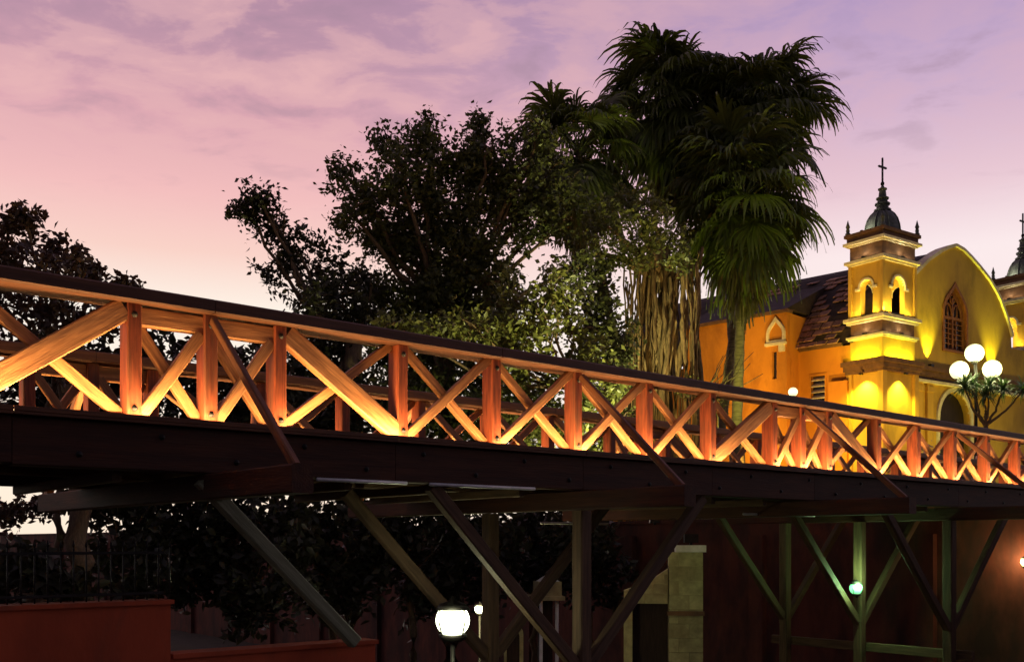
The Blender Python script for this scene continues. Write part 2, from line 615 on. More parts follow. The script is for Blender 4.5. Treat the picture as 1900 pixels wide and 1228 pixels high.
# cross joists between the transoms
for k in range(24):
    s = -4.2 + k * 1.36
    if min(abs(s - q) for q in [C0 - 5.435, C0, C0 + 5.435, C0 + 10.87, C0 + 16.3, C0 + 21.74]) > .3:
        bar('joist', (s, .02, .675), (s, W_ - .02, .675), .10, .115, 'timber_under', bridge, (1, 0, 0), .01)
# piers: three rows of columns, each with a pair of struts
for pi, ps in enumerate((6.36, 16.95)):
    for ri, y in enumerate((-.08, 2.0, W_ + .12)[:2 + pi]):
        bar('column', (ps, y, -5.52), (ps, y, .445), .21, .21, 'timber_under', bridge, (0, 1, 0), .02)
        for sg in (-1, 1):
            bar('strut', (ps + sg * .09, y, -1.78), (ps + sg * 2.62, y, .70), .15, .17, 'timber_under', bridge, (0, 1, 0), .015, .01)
    bar('tie_beam', (ps + .16, -.5, -2.35), (ps + .16, W_ + .6, -2.35), .10, .20, 'timber_under', bridge, (1, 0, 0), .012)
# the long strut that stands on the low red wall, greenish light painted into its colour
bar('strut', (.72, -.10, .66), (2.62, -.10, -1.19), .15, .15, 'timber_green_lit', bridge, (0, 1, 0), .015)
# thin pale rods standing in for lamplit edge highlights below the deck
for p, q in (((2.05, -.215, .715), (3.28, -.215, .715)), ((3.62, -.215, .715), (5.35, -.215, .715)), ((6.9, 2.2, .735), (7.55, 2.2, .735)),
             ((8.1, 3.1, .60), (8.7, 3.1, .60)), ((9.1, W_ + .05, .36), (10.9, W_ + .05, .36)),
             ((11.2, .8, .50), (13.4, .8, .50)), ((17.4, -.22, .70), (18.9, -.22, .70))):
    b = MB()
    b.tube([p, q], .022, 8)
    link('edge_highlight', b.mesh('edge_highlight', 'highlight_pale'), bridge)
# light strips lying on the ledges
strip_m = MB()
strip_m.box(-.5, .5, -.02, .02, 0, .014)
strip_me = strip_m.mesh('light_strip', 'led_glow')
for near in (True, False):
    for a, c in zip(posts_s[:-1], posts_s[1:]):
        if near and a > 24 or (not near and a < -2):
            continue
        mid, ln = (a + c) / 2, (c - a) - .05
        y = -.212 if near else W_ + .212
        o = link('light_strip', strip_me, bridge, T(mid, y, 1.236) @ Matrix.Diagonal((ln, 1, 1, 1)))
        tilt = (0, .30 if near else -.30, 1)
        M = aim((mid, y, 1.262), Vector((mid, y, 1.262)) + Vector(tilt))
        # keep the long side of the area light along the bridge
        zax = -Vector(tilt).normalized()
        xax = Vector((1, 0, 0))
        M = frame(xax, zax.cross(xax), zax, Vector((mid, y, 1.262)))
        light('AREA', 'strip_light', bridge, M, (31 if near else 28) * ln * random.choice([.5, .75, .95, 1.1, 1.35]), (1, .60, .24), shape='RECTANGLE', size=ln, size_y=.035)

# ------------------------------------------------------------------ red walls of the left abutment
aw = empty('abutment_wall', BM, 'plain dark red plastered wall in two steps below the left end of the bridge', 'wall')
b = MB()
b.box(-12, .47, .10, .42, -1.7, -.66)
link('tall_wall', b.mesh('tall_wall', 'plaster_red'), aw)
b = MB()
b.box(.472, 3.05, .13, .42, -5.5, -1.25)
link('low_wall', b.mesh('low_wall', 'plaster_red'), aw)
b = MB()
b.box(-12, .50, .07, .45, -.66, -.615)
link('coping', b.mesh('coping', 'plaster_red'), aw)
b = MB()
b.box(.502, 3.08, .10, .45, -1.25, -1.20)
link('coping', b.mesh('coping', 'plaster_red'), aw)
fence = empty('iron_fence', BM @ T(-2, .26, -.615), 'thin dark iron picket fence standing on the red wall', 'fence')
pk = MB()
pk.tube([(0, 0, 0), (0, 0, .56)], .009, 6)
pk.lathe([(.009, .56), (.016, .58), (.001, .64)], 6)
pk_me = pk.mesh('picket', 'iron_dark')
for i in range(34):
    link('picket', pk_me, fence, T(-1.6 + i * .125, 0, 0))
for z in (.07, .50):
    bar('rail', (-1.7, 0, z), (2.46, 0, z), .022, .03, 'iron_dark', fence, (0, 1, 0), .004)

# ------------------------------------------------------------------ church
CORNER = Vector((18.08, 50.0, 0))
EX = Vector((math.sin(R(55)), math.cos(R(55)), 0))
EY = Vector((-EX.y, EX.x, 0))
UPV = Vector((0, 0, 1))
CM = frame(EX, EY, UPV, CORNER)            # church space: x along the facade, y back, z above the viewer's eye
church = empty('church', CM, 'yellow twin-towered church with pointed gable lit by floodlights at the right', 'church')
YEL, ORA = (1.0, .80, .16), (1.0, .58, .10)


def pointed(cx, w, z0, zs, zt, n=8):
    """outline of a pointed-arch opening (counter-clockwise)"""
    pts = [(cx - w / 2, z0), (cx + w / 2, z0)]
    for i in range(n + 1):
        t = i / n
        pts.append((cx + w / 2 * (1 - t ** 1.0) * (1 + .35 * math.sin(math.pi * t) ** 1), zs + (zt - zs) * (t ** .85)))
    for i in range(n - 1, -1, -1):
        t = i / n
        pts.append((cx - w / 2 * (1 - t) * (1 + .35 * math.sin(math.pi * t)), zs + (zt - zs) * (t ** .85)))
    return pts


def rounded(cx, w, z0, zs, n=10):
    pts = [(cx - w / 2, z0), (cx + w / 2, z0)]
    for i in range(n + 1):
        a = math.pi * i / n
        pts.append((cx + w / 2 * math.cos(a), zs + w / 2 * math.sin(a)))
    return pts


def ring(b, wx, wy, e, z0, z1, t=.3):
    """rectangular slab course standing e proud of the shaft"""
    b.box(-e, wx + e, -e, wy + e, z0, z1)


def tower(ox, oy, wx, wy, lit=1.0):
    TM = T(ox, oy, 0)
    b = MB()
    b.box(0, wx, 0, wy, .5, 8.36)
    for cx, cy in ((0, 0), (wx, 0), (0, wy), (wx, wy)):
        b.box(cx - .16, cx + .16, cy - .16, cy + .16, .5, 8.361)
    b.box(-.22, wx + .22, -.22, wy + .22, .5, 1.6)
    tw = link('tower', b.mesh('tower', 'plaster_ochre'), church, TM)

    def sub(name, mb, m):
        return link(name, mb.mesh(name, m), tw)
    b = MB()
    ring(b, wx, wy, .20, 8.36, 8.52)
    ring(b, wx, wy, .27, 8.52, 8.78)
    ring(b, wx, wy, .36, 8.78, 9.0)
    sub('entablature', b, 'trim_brown')
    b = MB()
    ring(b, wx, wy, .02, 9.0, 10.05)
    sub('yellow_course', b, 'plaster_ochre')
    b = MB()
    ring(b, wx, wy, .10, 10.05, 10.13)
    ring(b, wx, wy, .17, 10.13, 10.24)
    sub('cornice', b, 'trim_white')
    b = MB()
    ring(b, wx, wy, .0, 10.24, 10.86)
    sub('band', b, 'trim_brown')
    b = MB()
    ring(b, wx, wy, .16, 10.86, 10.98)
    ring(b, wx, wy, .27, 10.98, 11.14)
    ring(b, wx, wy, .12, 11.14, 11.2)
    sub('cornice', b, 'trim_white')
    # belfry: four arched walls
    th = .28
    for face in range(4):
        w = wx if face % 2 == 0 else wy
        bw = MB()
        op = rounded(w / 2, w * .40, 11.2, 12.62)
        bw.plate([(.02 if face % 2 == 0 else th, 11.2), (w - (.02 if face % 2 == 0 else th), 11.2),
                  (w - (.02 if face % 2 == 0 else th), 13.78), (.02 if face % 2 == 0 else th, 13.78)],
                 [[(x, z if z > 11.2 else 11.21) for x, z in op]], .02, th)
        # archivolt and imposts
        tr = MB()
        rr = w * .20
        arc = [(w / 2 + (rr + .10) * math.cos(math.pi * i / 12), 12.62 + (rr + .10) * math.sin(math.pi * i / 12)) for i in range(13)]
        arc += [(w / 2 + rr * math.cos(math.pi * i / 12), 12.62 + rr * math.sin(math.pi * i / 12)) for i in range(12, -1, -1)]
        tr.plate(arc, [], -.05, .10)
        tr.box(w / 2 - rr - .26, w / 2 - rr, -.06, .10, 12.50, 12.62)
        tr.box(w / 2 + rr, w / 2 + rr + .26, -.06, .10, 12.50, 12.62)
        if face == 0:
            M = Matrix.Identity(4)
        elif face == 1:      # left face: local x runs back to front
            M = frame(Vector((0, -1, 0)), Vector((1, 0, 0)), UPV, Vector((0, wy, 0)))
        elif face == 2:
            M = frame(Vector((-1, 0, 0)), Vector((0, -1, 0)), UPV, Vector((wx, wy, 0)))
        else:
            M = frame(Vector((0, 1, 0)), Vector((-1, 0, 0)), UPV, Vector((wx, 0, 0)))
        link('belfry_wall', bw.mesh('belfry_wall', 'plaster_ochre'), tw, M)
        link('arch_trim', tr.mesh('arch_trim', 'trim_white'), tw, M)
    for cx, cy in ((0, 0), (wx, 0), (0, wy), (wx, wy)):
        b = MB()
        b.box(cx - .09, cx + .09, cy - .09, cy + .09, 11.201, 13.76)
        sub('corner_pilaster', b, 'plaster_ochre')
    b = MB()
    ring(b, wx, wy, .12, 13.78, 13.88)
    ring(b, wx, wy, .24, 13.88, 14.02)
    sub('cornice', b, 'trim_white')
    b = MB()
    ring(b, wx, wy, .03, 14.02, 14.74)
    sub('band', b, 'trim_brown')
    b = MB()
    ring(b, wx, wy, .14, 14.74, 14.82)
    ring(b, wx, wy, .28, 14.82, 14.95)
    sub('cornice', b, 'trim_white')
    b = MB()
    ring(b, wx, wy, .14, 14.95, 15.22)
    ring(b, wx, wy, .24, 15.22, 15.38)
    sub('parapet', b, 'trim_brown')
    cx, cy = wx / 2, wy / 2
    # ribbed dome
    b = MB()
    prof = [(.92, 15.380), (.90, 15.520), (.86, 15.810), (.76, 16.124), (.60, 16.380), (.42, 16.543), (.32, 16.613)]
    b.lathe(prof, 16, (cx, cy, 0))
    dm = sub('dome', b, 'dome_grey')
    for k in range(8):
        a = 2 * math.pi * k / 8 + .2
        b = MB()
        b.tube([(cx + (r + .01) * math.cos(a), cy + (r + .01) * math.sin(a), z) for r, z in prof], .035, 5)
        sub('dome_rib', b, 'dome_grey')
    # stepped lantern and ball
    b = MB()
    b.lathe([(.42, 16.590), (.42, 16.683), (.30, 16.706), (.29, 16.892), (.37, 16.915), (.37, 16.997), (.25, 17.031), (.24, 17.183), (.31, 17.206),
             (.31, 17.276), (.20, 17.311), (.16, 17.659), (.22, 17.683), (.22, 17.741), (.10, 17.799), (.05, 17.915)], 12, (cx, cy, 0), 0, False)
    sub('lantern', b, 'dome_grey')
    b = MB()
    b.lathe([(.02, 17.869), (.09, 17.939), (.10, 18.008), (.06, 18.090), (.02, 18.136)], 10, (cx, cy, 0))
    b.box(cx - .035, cx + .035, cy - .035, cy + .035, 18.125, 19.241)
    b.box(cx - .30, cx + .30, cy - .034, cy + .034, 18.776, 18.869)
    for xx, zz in ((-.30, 18.822), (.30, 18.822), (0, 19.264)):
        b.lathe([(.01, -.05), (.06, 0), (.01, .05)], 8, (cx + xx, cy, zz))
    cr_ = sub('cross', b, 'iron_dark')
    for qx, qy in ((-.1, -.1), (wx + .1, -.1), (-.1, wy + .1), (wx + .1, wy + .1)):
        b = MB()
        b.lathe([(.13, 15.38), (.13, 15.48), (.08, 15.52), (.10, 15.62), (.07, 15.72), (.11, 15.80), (.06, 15.95), (.01, 16.15)], 8, (qx, qy, 0))
        sub('pinnacle', b, 'dome_grey')
    # floodlight fixtures on the ledges
    fx_me = MB()
    fx_me.box(-.10, .10, -.06, .06, 0, .08)
    fme = fx_me.mesh('floodlight', 'iron_dark')

    def flood(p, target, power, color, size=1.5, blend=.9):
        o = link('floodlight', fme, tw, T(p))
        light('SPOT', 'flood_beam', o, aim((0, 0, .12), Vector(target) - Vector(p)), power * 2.6 * lit, color, spot_size=R(150) if size > 1.4 else R(size * 60), spot_blend=blend,
              shadow_soft_size=.04)
    def strip(p, xa, ya, ln, power, color):
        """linear wash light lying on a ledge, shining up"""
        b = MB()
        b.box(-ln / 2, ln / 2, -.03, .03, 0, .03)
        M = frame(Vector(xa), Vector(ya), UPV, Vector(p))
        o = link('wash_strip', b.mesh('wash_strip', 'iron_dark'), tw, M)
        zx = -(UPV + Vector((0, .25, 0))).normalized()
        light('AREA', 'wash_light', o, frame(Vector((1, 0, 0)), zx.cross(Vector((1, 0, 0))), zx, Vector((0, 0, .04))), power * lit, color,
              shape='RECTANGLE', size=ln, size_y=.05)
    X1, Y1 = (1, 0, 0), (0, 1, 0)
    for z, pw, cl, e_ in ((9.0, 62, (.94, 1, .05), .26), (11.2, 30, (1, .84, .14), .20), (10.24, 5, (1, .9, .5), .13), (14.02, 7, (1, .85, .5), .2), (8.10, 0, YEL, .1)):
        if pw:
            strip((wx / 2, -e_, z), X1, Y1, wx * .8, pw, cl)
            strip((-e_, wy / 2, z), (0, -1, 0), (1, 0, 0), wy * .8, pw * .7, cl)
    flood((wx / 2, -.20, 11.14), (wx / 2, -.10, 13.5), 26, YEL)
    flood((-.20, wy / 2, 11.14), (-.10, wy / 2, 13.5), 22, YEL)
    flood((.02, -.20, 11.14), (.0, -.06, 13.5), 34, YEL)
    flood((wx / 2, wy / 2, 11.21), (wx / 2, wy / 2, 13.5), 40, YEL)
    light('POINT', 'belfry_light', tw, T(wx / 2, wy / 2, 12.0), 90 * lit, (1, .78, .2), shadow_soft_size=.08)
    # washers hanging below the entablature
    for p, tgt in (((wx / 2, -.42, 8.24), (wx / 2, -.12, 5.5)), ((-.42, wy / 2, 8.24), (-.12, wy / 2, 5.5))):
        o = link('floodlight', fme, tw, T(p))
        light('SPOT', 'wash_beam', o, aim((0, 0, -.04), Vector(tgt) - Vector(p)), 1000 * lit, (1, .92, .10), spot_size=R(110), spot_blend=.8, shadow_soft_size=.05)
    # ledge lamps between the courses and the cap
    flood((wx / 2, -.17, 10.24), (wx / 2, -.1, 10.9), 5, (1, .93, .6))
    flood((-.17, wy / 2, 10.24), (-.1, wy / 2, 10.9), 5, (1, .93, .6))
    flood((wx / 2, -.22, 14.02), (wx / 2, -.1, 15), 5, (1, .9, .6))
    flood((-.22, wy / 2, 14.02), (-.1, wy / 2, 15), 4, (1, .9, .6))
    flood((-.05, wy / 2 + .2, 15.38), (wx / 2, wy / 2, 16.1), 14, (1, .97, .7))
    return tw


tower(0, 0, 2.62, 1.82)
tower(14.35, .6, 2.62, 1.82, 1.0)

# facade between the towers
FY = .42


def fpt(px, py):
    """photo pixel -> point on the facade plane, church space (x, z)"""
    o = CORNER + EY * FY
    k = (px - 950) / F_
    t = (k * o.y - o.x) / (EX.x - k * EX.y)
    return t, (HZ - py) / F_ * (o.y + EX.y * t)


arch_px = [(1876, 626), (1866, 591), (1855, 560), (1847, 543), (1834, 521), (1815, 497), (1800, 480), (1786, 466), (1772, 458),
           (1757, 463), (1745, 469), (1722, 485), (1697, 511)]
arch = [fpt(*p) for p in arch_px]
lx = arch[-1][0] - .3
outer = [(lx, .5), (14.5, .5), (14.5, arch[0][1] - .6), (arch[0][0] + .05, arch[0][1] - .6)] + arch + [(lx, arch[-1][1] - .25)]
wc, _ = fpt(1771.5, 600)
wl, wr = fpt(1751, 600)[0], fpt(1792, 600)[0]
wz0, wzs, wzt = fpt(1771, 651)[1], fpt(1771, 588)[1], fpt(1771, 531)[1]
win = pointed(wc, wr - wl, wz0, wzs, wzt)
dc = fpt(1771, 780)[0]
dl, dr_ = fpt(1742, 780)[0], fpt(1800, 780)[0]
dzs = fpt(1771, 778)[1]
door = rounded(dc, dr_ - dl, .62, dzs)
b = MB()
b.plate(outer, [win, door], FY, FY + .5)
fac = link('facade', b.mesh('facade', 'plaster_ochre'), church)
# white coping following the gable
b = MB()
for (x0, z0), (x1, z1) in zip(arch[:-1], arch[1:]):
    dx, dz = x1 - x0, z1 - z0
    L = math.hypot(dx, dz)
    nx, nz = dz / L, -dx / L
    b.add([(x0, FY - .12, z0), (x1, FY - .12, z1), (x1 + nx * .16, FY - .12, z1 + nz * .16), (x0 + nx * .16, FY - .12, z0 + nz * .16),
           (x0, FY + .6, z0), (x1, FY + .6, z1), (x1 + nx * .16, FY + .6, z1 + nz * .16), (x0 + nx * .16, FY + .6, z0 + nz * .16)],
          [(0, 3, 2, 1), (4, 5, 6, 7), (0, 1, 5, 4), (1, 2, 6, 5), (2, 3, 7, 6), (3, 0, 4, 7)])
link('coping', b.mesh('coping', 'trim_white'), church)
# entablature across the facade
for z0, z1, e in ((8.36, 8.52, .14), (8.52, 8.78, .22), (8.78, 9.0, .32)):
    b = MB()
    b.box(2.62 + .37, 13.97, FY - e, FY - .001, z0, z1)
    link('entablature_course', b.mesh('course', 'trim_brown'), church)
b = MB()
b.box(2.99, 13.97, FY - .30, FY - .002, 8.16, 8.30)
link('string_course', b.mesh('string_course', 'trim_white'), church)
for px in (1702, 1722, 1812, 1835):
    x = fpt(px, 700)[0]
    b = MB()
    b.box(x - .26, x + .26, FY - .14, FY - .003, .5, 8.159)
    b.box(x - .33, x + .33, FY - .20, FY - .004, 7.72, 8.0)
    b.box(x - .34, x + .34, FY - .22, FY - .004, .5, 1.3)
    link('pilaster', b.mesh('pilaster', 'plaster_ochre'), church)
# gothic window: frame, mullions, tracery and dark panes
wnd = link('window', None, church)
wnd.empty_display_size = .2
ww = wr - wl
inner = pointed(wc, ww - .24, wz0 + .12, wzs, wzt - .22)
b = MB()
b.plate(pointed(wc, ww + .30, wz0 - .1, wzs, wzt + .22), [pointed(wc, ww - .02, wz0 + .01, wzs, wzt - .02)], FY - .07, FY + .1)
link('surround', b.mesh('surround', 'window_wood'), wnd)
b = MB()
b.plate(win, [inner], FY + .12, FY + .22)
link('frame', b.mesh('frame', 'window_wood'), wnd)
for sg in (-.5, .5):
    b = MB()
    b.box(wc + sg * ww * .33 - .03 - .0, wc + sg * ww * .33 + .03, FY + .13, FY + .2, wz0 + .12, wzs + .1)
    link('mullion', b.mesh('mullion', 'window_wood'), wnd)
b = MB()
b.box(wc - .06, wc + .06, FY + .11, FY + .21, wz0 + .12, wzt - .6)
link('mullion', b.mesh('mullion', 'window_wood'), wnd)
b = MB()
b.box(wc - ww / 2 + .1, wc + ww / 2 - .1, FY + .115, FY + .21, wzs - .12, wzs + .02)
link('transom', b.mesh('transom', 'window_wood'), wnd)
for k in range(1, 6):
    z = wz0 + .12 + (wzs - wz0 - .2) * k / 6
    b = MB()
    b.box(wc - ww / 2 + .1, wc + ww / 2 - .1, FY + .14, FY + .19, z - .02, z + .02)
    link('glazing_bar', b.mesh('glazing_bar', 'window_wood'), wnd)
for sx in (-1, 1):      # tracery: two lancets, an oculus and flame shapes
    b = MB()
    arc = [(wc + sx * ww * .21 + ww * .19 * math.cos(a), FY + .16, wzs + .02 + (wzt - wzs) * .42 * math.sin(a)) for a in [math.pi * i / 10 for i in range(11)]]
    b.tube(arc, .06, 6)
    b.tube([(wc + sx * ww * .21, FY + .16, wzs + .02), (wc + sx * ww * .21, FY + .16, wzs + (wzt - wzs) * .42)], .045, 6)
    b.tube([(wc + sx * ww * .02, FY + .16, wzs + (wzt - wzs) * .75), (wc + sx * ww * .22, FY + .16, wzs + (wzt - wzs) * .55),
            (wc + sx * ww * .30, FY + .16, wzs + (wzt - wzs) * .35)], .05, 6)
    link('tracery', b.mesh('tracery', 'window_wood'), wnd)
b = MB()
b.tube([(wc + .2 * math.cos(a), FY + .16, wzs + (wzt - wzs) * .60 + .26 * math.sin(a)) for a in [2 * math.pi * i / 14 for i in range(15)]], .05, 6)
link('tracery', b.mesh('tracery', 'window_wood'), wnd)
b = MB()
b.plate(inner, [], FY + .21, FY + .23)
link('pane', b.mesh('pane', 'glass_dark'), wnd)
# doorway
dw = link('door', None, church)
b = MB()
b.plate(rounded(dc, dr_ - dl - .02, .63, dzs), [], FY + .34, FY + .40)
link('leaf', b.mesh('leaf', 'door_dark'), dw)
b = MB()
r0, r1 = (dr_ - dl) / 2, (dr_ - dl) / 2 + .22
arc = [(dc + r1 * math.cos(math.pi * i / 16), dzs + r1 * math.sin(math.pi * i / 16)) for i in range(17)]
arc += [(dc + r0 * math.cos(math.pi * i / 16), dzs + r0 * math.sin(math.pi * i / 16)) for i in range(16, -1, -1)]
b.plate(arc, [], FY - .10, FY + .08)
b.box(dc - r1, dc - r0, FY - .09, FY + .07, .55, dzs - .002)
b.box(dc + r0, dc + r1, FY - .09, FY + .07, .55, dzs - .002)
link('surround', b.mesh('surround', 'trim_white'), dw)
# floods standing on the entablature and on the terrace
fxm = MB()
fxm.box(-.14, .14, -.09, .09, 0, .12)
fme2 = fxm.mesh('floodlight', 'iron_dark')


def cflood(p, target, power, color, deg=90, soft=.06, blend=.9):
    o = link('floodlight', fme2, church, T(p))
    light('SPOT', 'flood_beam', o, aim((0, 0, .2), Vector(target) - Vector(p)), power * 2.1, color, spot_size=R(deg), spot_blend=blend, shadow_soft_size=soft)


for px in (1720, 1838):
    x = fpt(px, 660)[0]
    cflood((x, FY - .24, 9.0), (x, FY - .02, 13), 620, (.94, 1, .05), 66)
for px in (1712, 1830):
    x = fpt(px, 660)[0]
    cflood((x, FY - .5, 1.2), (x, FY - .1, 6), 420, (1, .88, .12), 70)
cflood((6.5, -7.5, .53), (6.5, FY, 9), 800, (1, .86, .10), 95, .2)
cflood((2.0, -6.5, .53), (1.3, 0, 7), 700, ORA, 70, .2)

# nave: side wall, vaulted roof and the projecting side chapel
E2 = Vector((-.713, .701, 0))
OUTV = Vector((-.701, -.713, 0))
TL = CORNER + EY * 1.83
CMi = CM.inverted()
NM = CMi @ frame(E2, -OUTV, UPV, TL)        # nave-side space in church space: x back along the wall, y inwards


def nu(px, out=0.):
    o = TL + OUTV * out
    k = (px - 950) / F_
    return (k * o.y - o.x) / (E2.x - k * E2.y)


def nz(px, py, out=0.):
    return (HZ - py) / F_ * (TL + OUTV * out + E2 * nu(px, out)).y


lw0, lw1 = nu(1531), nu(1505)
lz0, lz1 = nz(1518, 752), nz(1518, 697)
b = MB()
b.plate([(.0, .5), (16, .5), (16, 9.9), (.0, 9.9)], [[(lw0, lz0), (lw1, lz0), (lw1, lz1), (lw0, lz1)]], 0, .4)
link('side_wall', b.mesh('side_wall', 'plaster_orange'), church, NM)
b = MB()
b.box(.42, nu(1462, 1.2) - .02, -.16, .05, 9.901, 10.06)
link('eave', b.mesh('eave', 'trim_brown'), church, NM)
lv = link('louvre_window', None, church, NM)
b = MB()
b.box(lw0 + .01, lw1 - .01, .2, .3, lz0, lz1)
link('pane', b.mesh('pane', 'glass_dark'), lv)
for k in range(5):
    z = lz0 + (lz1 - lz0) * (k + .5) / 5
    b = MB()
    b.add([(lw0 + .02, .0, z - .07), (lw1 - .02, .0, z - .07), (lw1 - .02, .14, z + .06), (lw0 + .02, .14, z + .06),
           (lw0 + .02, .0, z - .11), (lw1 - .02, .0, z - .11), (lw1 - .02, .14, z + .02), (lw0 + .02, .14, z + .02)],
          [(0, 1, 2, 3), (7, 6, 5, 4), (0, 4, 5, 1), (1, 5, 6, 2), (2, 6, 7, 3), (3, 7, 4, 0)])
    link('louvre', b.mesh('louvre', 'trim_white'), lv)
b = MB()
for x0, x1, z0, z1 in ((lw0 - .1, lw0, lz0 - .1, lz1 + .1), (lw1, lw1 + .1, lz0 - .1, lz1 + .1), (lw0, lw1, lz1, lz1 + .1), (lw0, lw1, lz0 - .1, lz0)):
    b.box(x0, x1, -.05, .1, z0, z1)
link('frame', b.mesh('frame', 'plaster_orange'), lv)
b = MB()
b.box(.02, nu(1537, .35), -.35, -.001, .5, 8.1)
link('buttress', b.mesh('buttress', 'plaster_orange'), church, NM)
# roof: pointed vault from eave to ridge
prof = [(-.18, 9.98), (.35, 10.75), (.95, 11.65), (1.7, 12.5), (2.6, 13.35), (3.5, 14.1), (4.4, 14.7), (5.2, 15.08), (6.05, 15.32)]
e2c = (CMi.to_3x3() @ E2)


def roofpt(i, v_, lift=0.):
    x, z = prof[i] if isinstance(i, int) else (np.interp(i, range(9), [p[0] for p in prof]), np.interp(i, range(9), [p[1] for p in prof]))
    bx = Vector((x, FY + .52 + (0 if x > .5 else 1.0), z))
    return Vector((x, FY + .52, z)) + e2c * v_ + Vector((-.6, 0, .8)) * lift


b = MB()
vs, fs = [], []
for v_ in (0, 17.5):
    for i in range(9):
        p = roofpt(i, v_)
        if v_ == 0 and p.x < .1:
            p.x = .1
        vs.append(p)
for i in range(8):
    fs.append((i, i + 9, i + 10, i + 1))
for v_ in (0, 17.5):                       # far slope, mirrored about the ridge
    for i in range(9):
        p = roofpt(8 - i, v_)
        xr = roofpt(8, v_)
        vs.append((2 * xr.x - p.x, 2 * xr.y - p.y + .0, p.z - .02))
for i in range(8):
    fs.append((18 + i, 18 + i + 9, 18 + i + 10, 18 + i + 1))
b.add(vs, fs)
link('roof', b.mesh('roof', 'roof_dark'), church)
# loose roof panels on the lower slope, row over row
umax = 6.3
for row in range(13):
    i0, i1 = row * .43, row * .43 + .37
    v_ = 1.4 + (row % 2) * .27
    while v_ < umax + row * .45:
        w = random.uniform(.46, .58)
        miss = .22 if row < 8 else .35
        if random.random() > miss:
            l = .045 + random.uniform(0, .05)
            a, c_, d2, e_ = roofpt(i0 - .05, v_, l + .04), roofpt(i0 - .05, v_ + w, l + .04), roofpt(i1, v_ + w, .03), roofpt(i1, v_, .03)
            t = Vector((-.6, 0, .8)) * -.05
            bb = MB()
            bb.add([a, c_, d2, e_, a + t, c_ + t, d2 + t, e_ + t], [(0, 3, 2, 1), (4, 5, 6, 7), (0, 1, 5, 4), (1, 2, 6, 5), (2, 3, 7, 6), (3, 0, 4, 7)])
            link('roof_tile', bb.mesh('roof_tile', 'roof_tile'), church)
        v_ += w + random.uniform(.03, .09)
# side chapel
ch0, ch1 = nu(1460, 1.2), nu(1268, 1.2)
cz1 = 11.8
chap = link('side_chapel', None, church, NM @ T(0, -1.2, 0))
sl0, sl1 = nu(1441, 1.2), nu(1433, 1.2)
b = MB()
slot = [(sl0, nz(1437, 703, 1.2)), (sl1, nz(1437, 703, 1.2)), (sl1, nz(1437, 652, 1.2)), (sl0, nz(1437, 652, 1.2))]
b.plate([(ch0, .5), (ch1, .5), (ch1, cz1), (ch0, cz1)], [slot], 0, .3)
link('chapel_wall', b.mesh('chapel_wall', 'plaster_orange'), chap)
b = MB()
b.box(ch0, ch0 + .3, .302, 2.2, .5, cz1)
b.box(ch1 - .3, ch1, .302, 2.2, .5, cz1)
link('chapel_wall', b.mesh('chapel_wall', 'plaster_orange'), chap)
b = MB()
b.box(sl0 + .002, sl1 - .002, .16, .2, slot[0][1], slot[2][1])
link('slit_pane', b.mesh('pane', 'glass_dark'), chap)
b = MB()
b.box(ch0 - .12, ch1 + .2, -.18, .4, cz1 + .002, cz1 + .16)
link('chapel_eave', b.mesh('chapel_eave', 'trim_brown'), chap)
b = MB()
b.add([(ch0 - .1, -.16, cz1 + .165), (ch1 + .2, -.16, cz1 + .165), (ch1 + .2, 4.6, 14.1), (ch0 - .1, 4.6, 14.1), (ch0 - .1, 4.6, cz1 + .165), (ch1 + .2, 4.6, cz1 + .165)],
      [(0, 1, 2, 3), (0, 3, 4), (1, 5, 2), (0, 4, 5, 1), (3, 2, 5, 4)])
link('chapel_roof', b.mesh('chapel_roof', 'roof_dark'), chap)
# pointed relief at the chapel corner
rx = (nu(1458, 1.2) + nu(1424, 1.2)) / 2
rw = abs(nu(1458, 1.2) - nu(1424, 1.2))
rz0, rz1 = nz(1441, 636, 1.2), nz(1441, 588, 1.2)
b = MB()
b.plate(pointed(rx, rw, rz0, rz0 + .35, rz1), [pointed(rx, rw - .28, rz0 + .12, rz0 + .36, rz1 - .26)], -.14, .02)
b.box(rx - rw / 2 - .06, rx + rw / 2 + .06, -.2, .01, rz0 - .14, rz0 - .003)
b.box(rx - rw / 2 + .04, rx - rw / 2 + .34, -.16, .01, rz0 - .5, rz0 - .143)
link('pointed_niche', b.mesh('pointed_niche', 'trim_white'), chap)
b = MB()
b.plate(pointed(rx, rw - .29, rz0 + .125, rz0 + .36, rz1 - .265), [], -.03, .0)
link('niche_back', b.mesh('niche_back', 'plaster_orange'), chap)


def wflood(p, target, power, color, deg=100, soft=.25):
    """terrace floodlight given in world space, part of the church lighting"""
    p, target = CMi @ Vector(p), CMi @ Vector(target)
    cflood(p, target, power, color, deg, soft)


wflood((9.0, 44.0, .53), (11.5, 54.0, 6.0), 4200, (1, .62, .10), 100)
wflood((13.8, 45.5, .53), (15.8, 52.0, 6.5), 2300, (1, .62, .10), 95)

# ------------------------------------------------------------------ lamps
def globe(name, parent, p, r, m):
    b = MB()
    b.lathe([(r * math.sin(math.pi * i / 12) + .001, -r * math.cos(math.pi * i / 12)) for i in range(13)], 20)
    return link(name, b.mesh(name, m), parent, T(p))


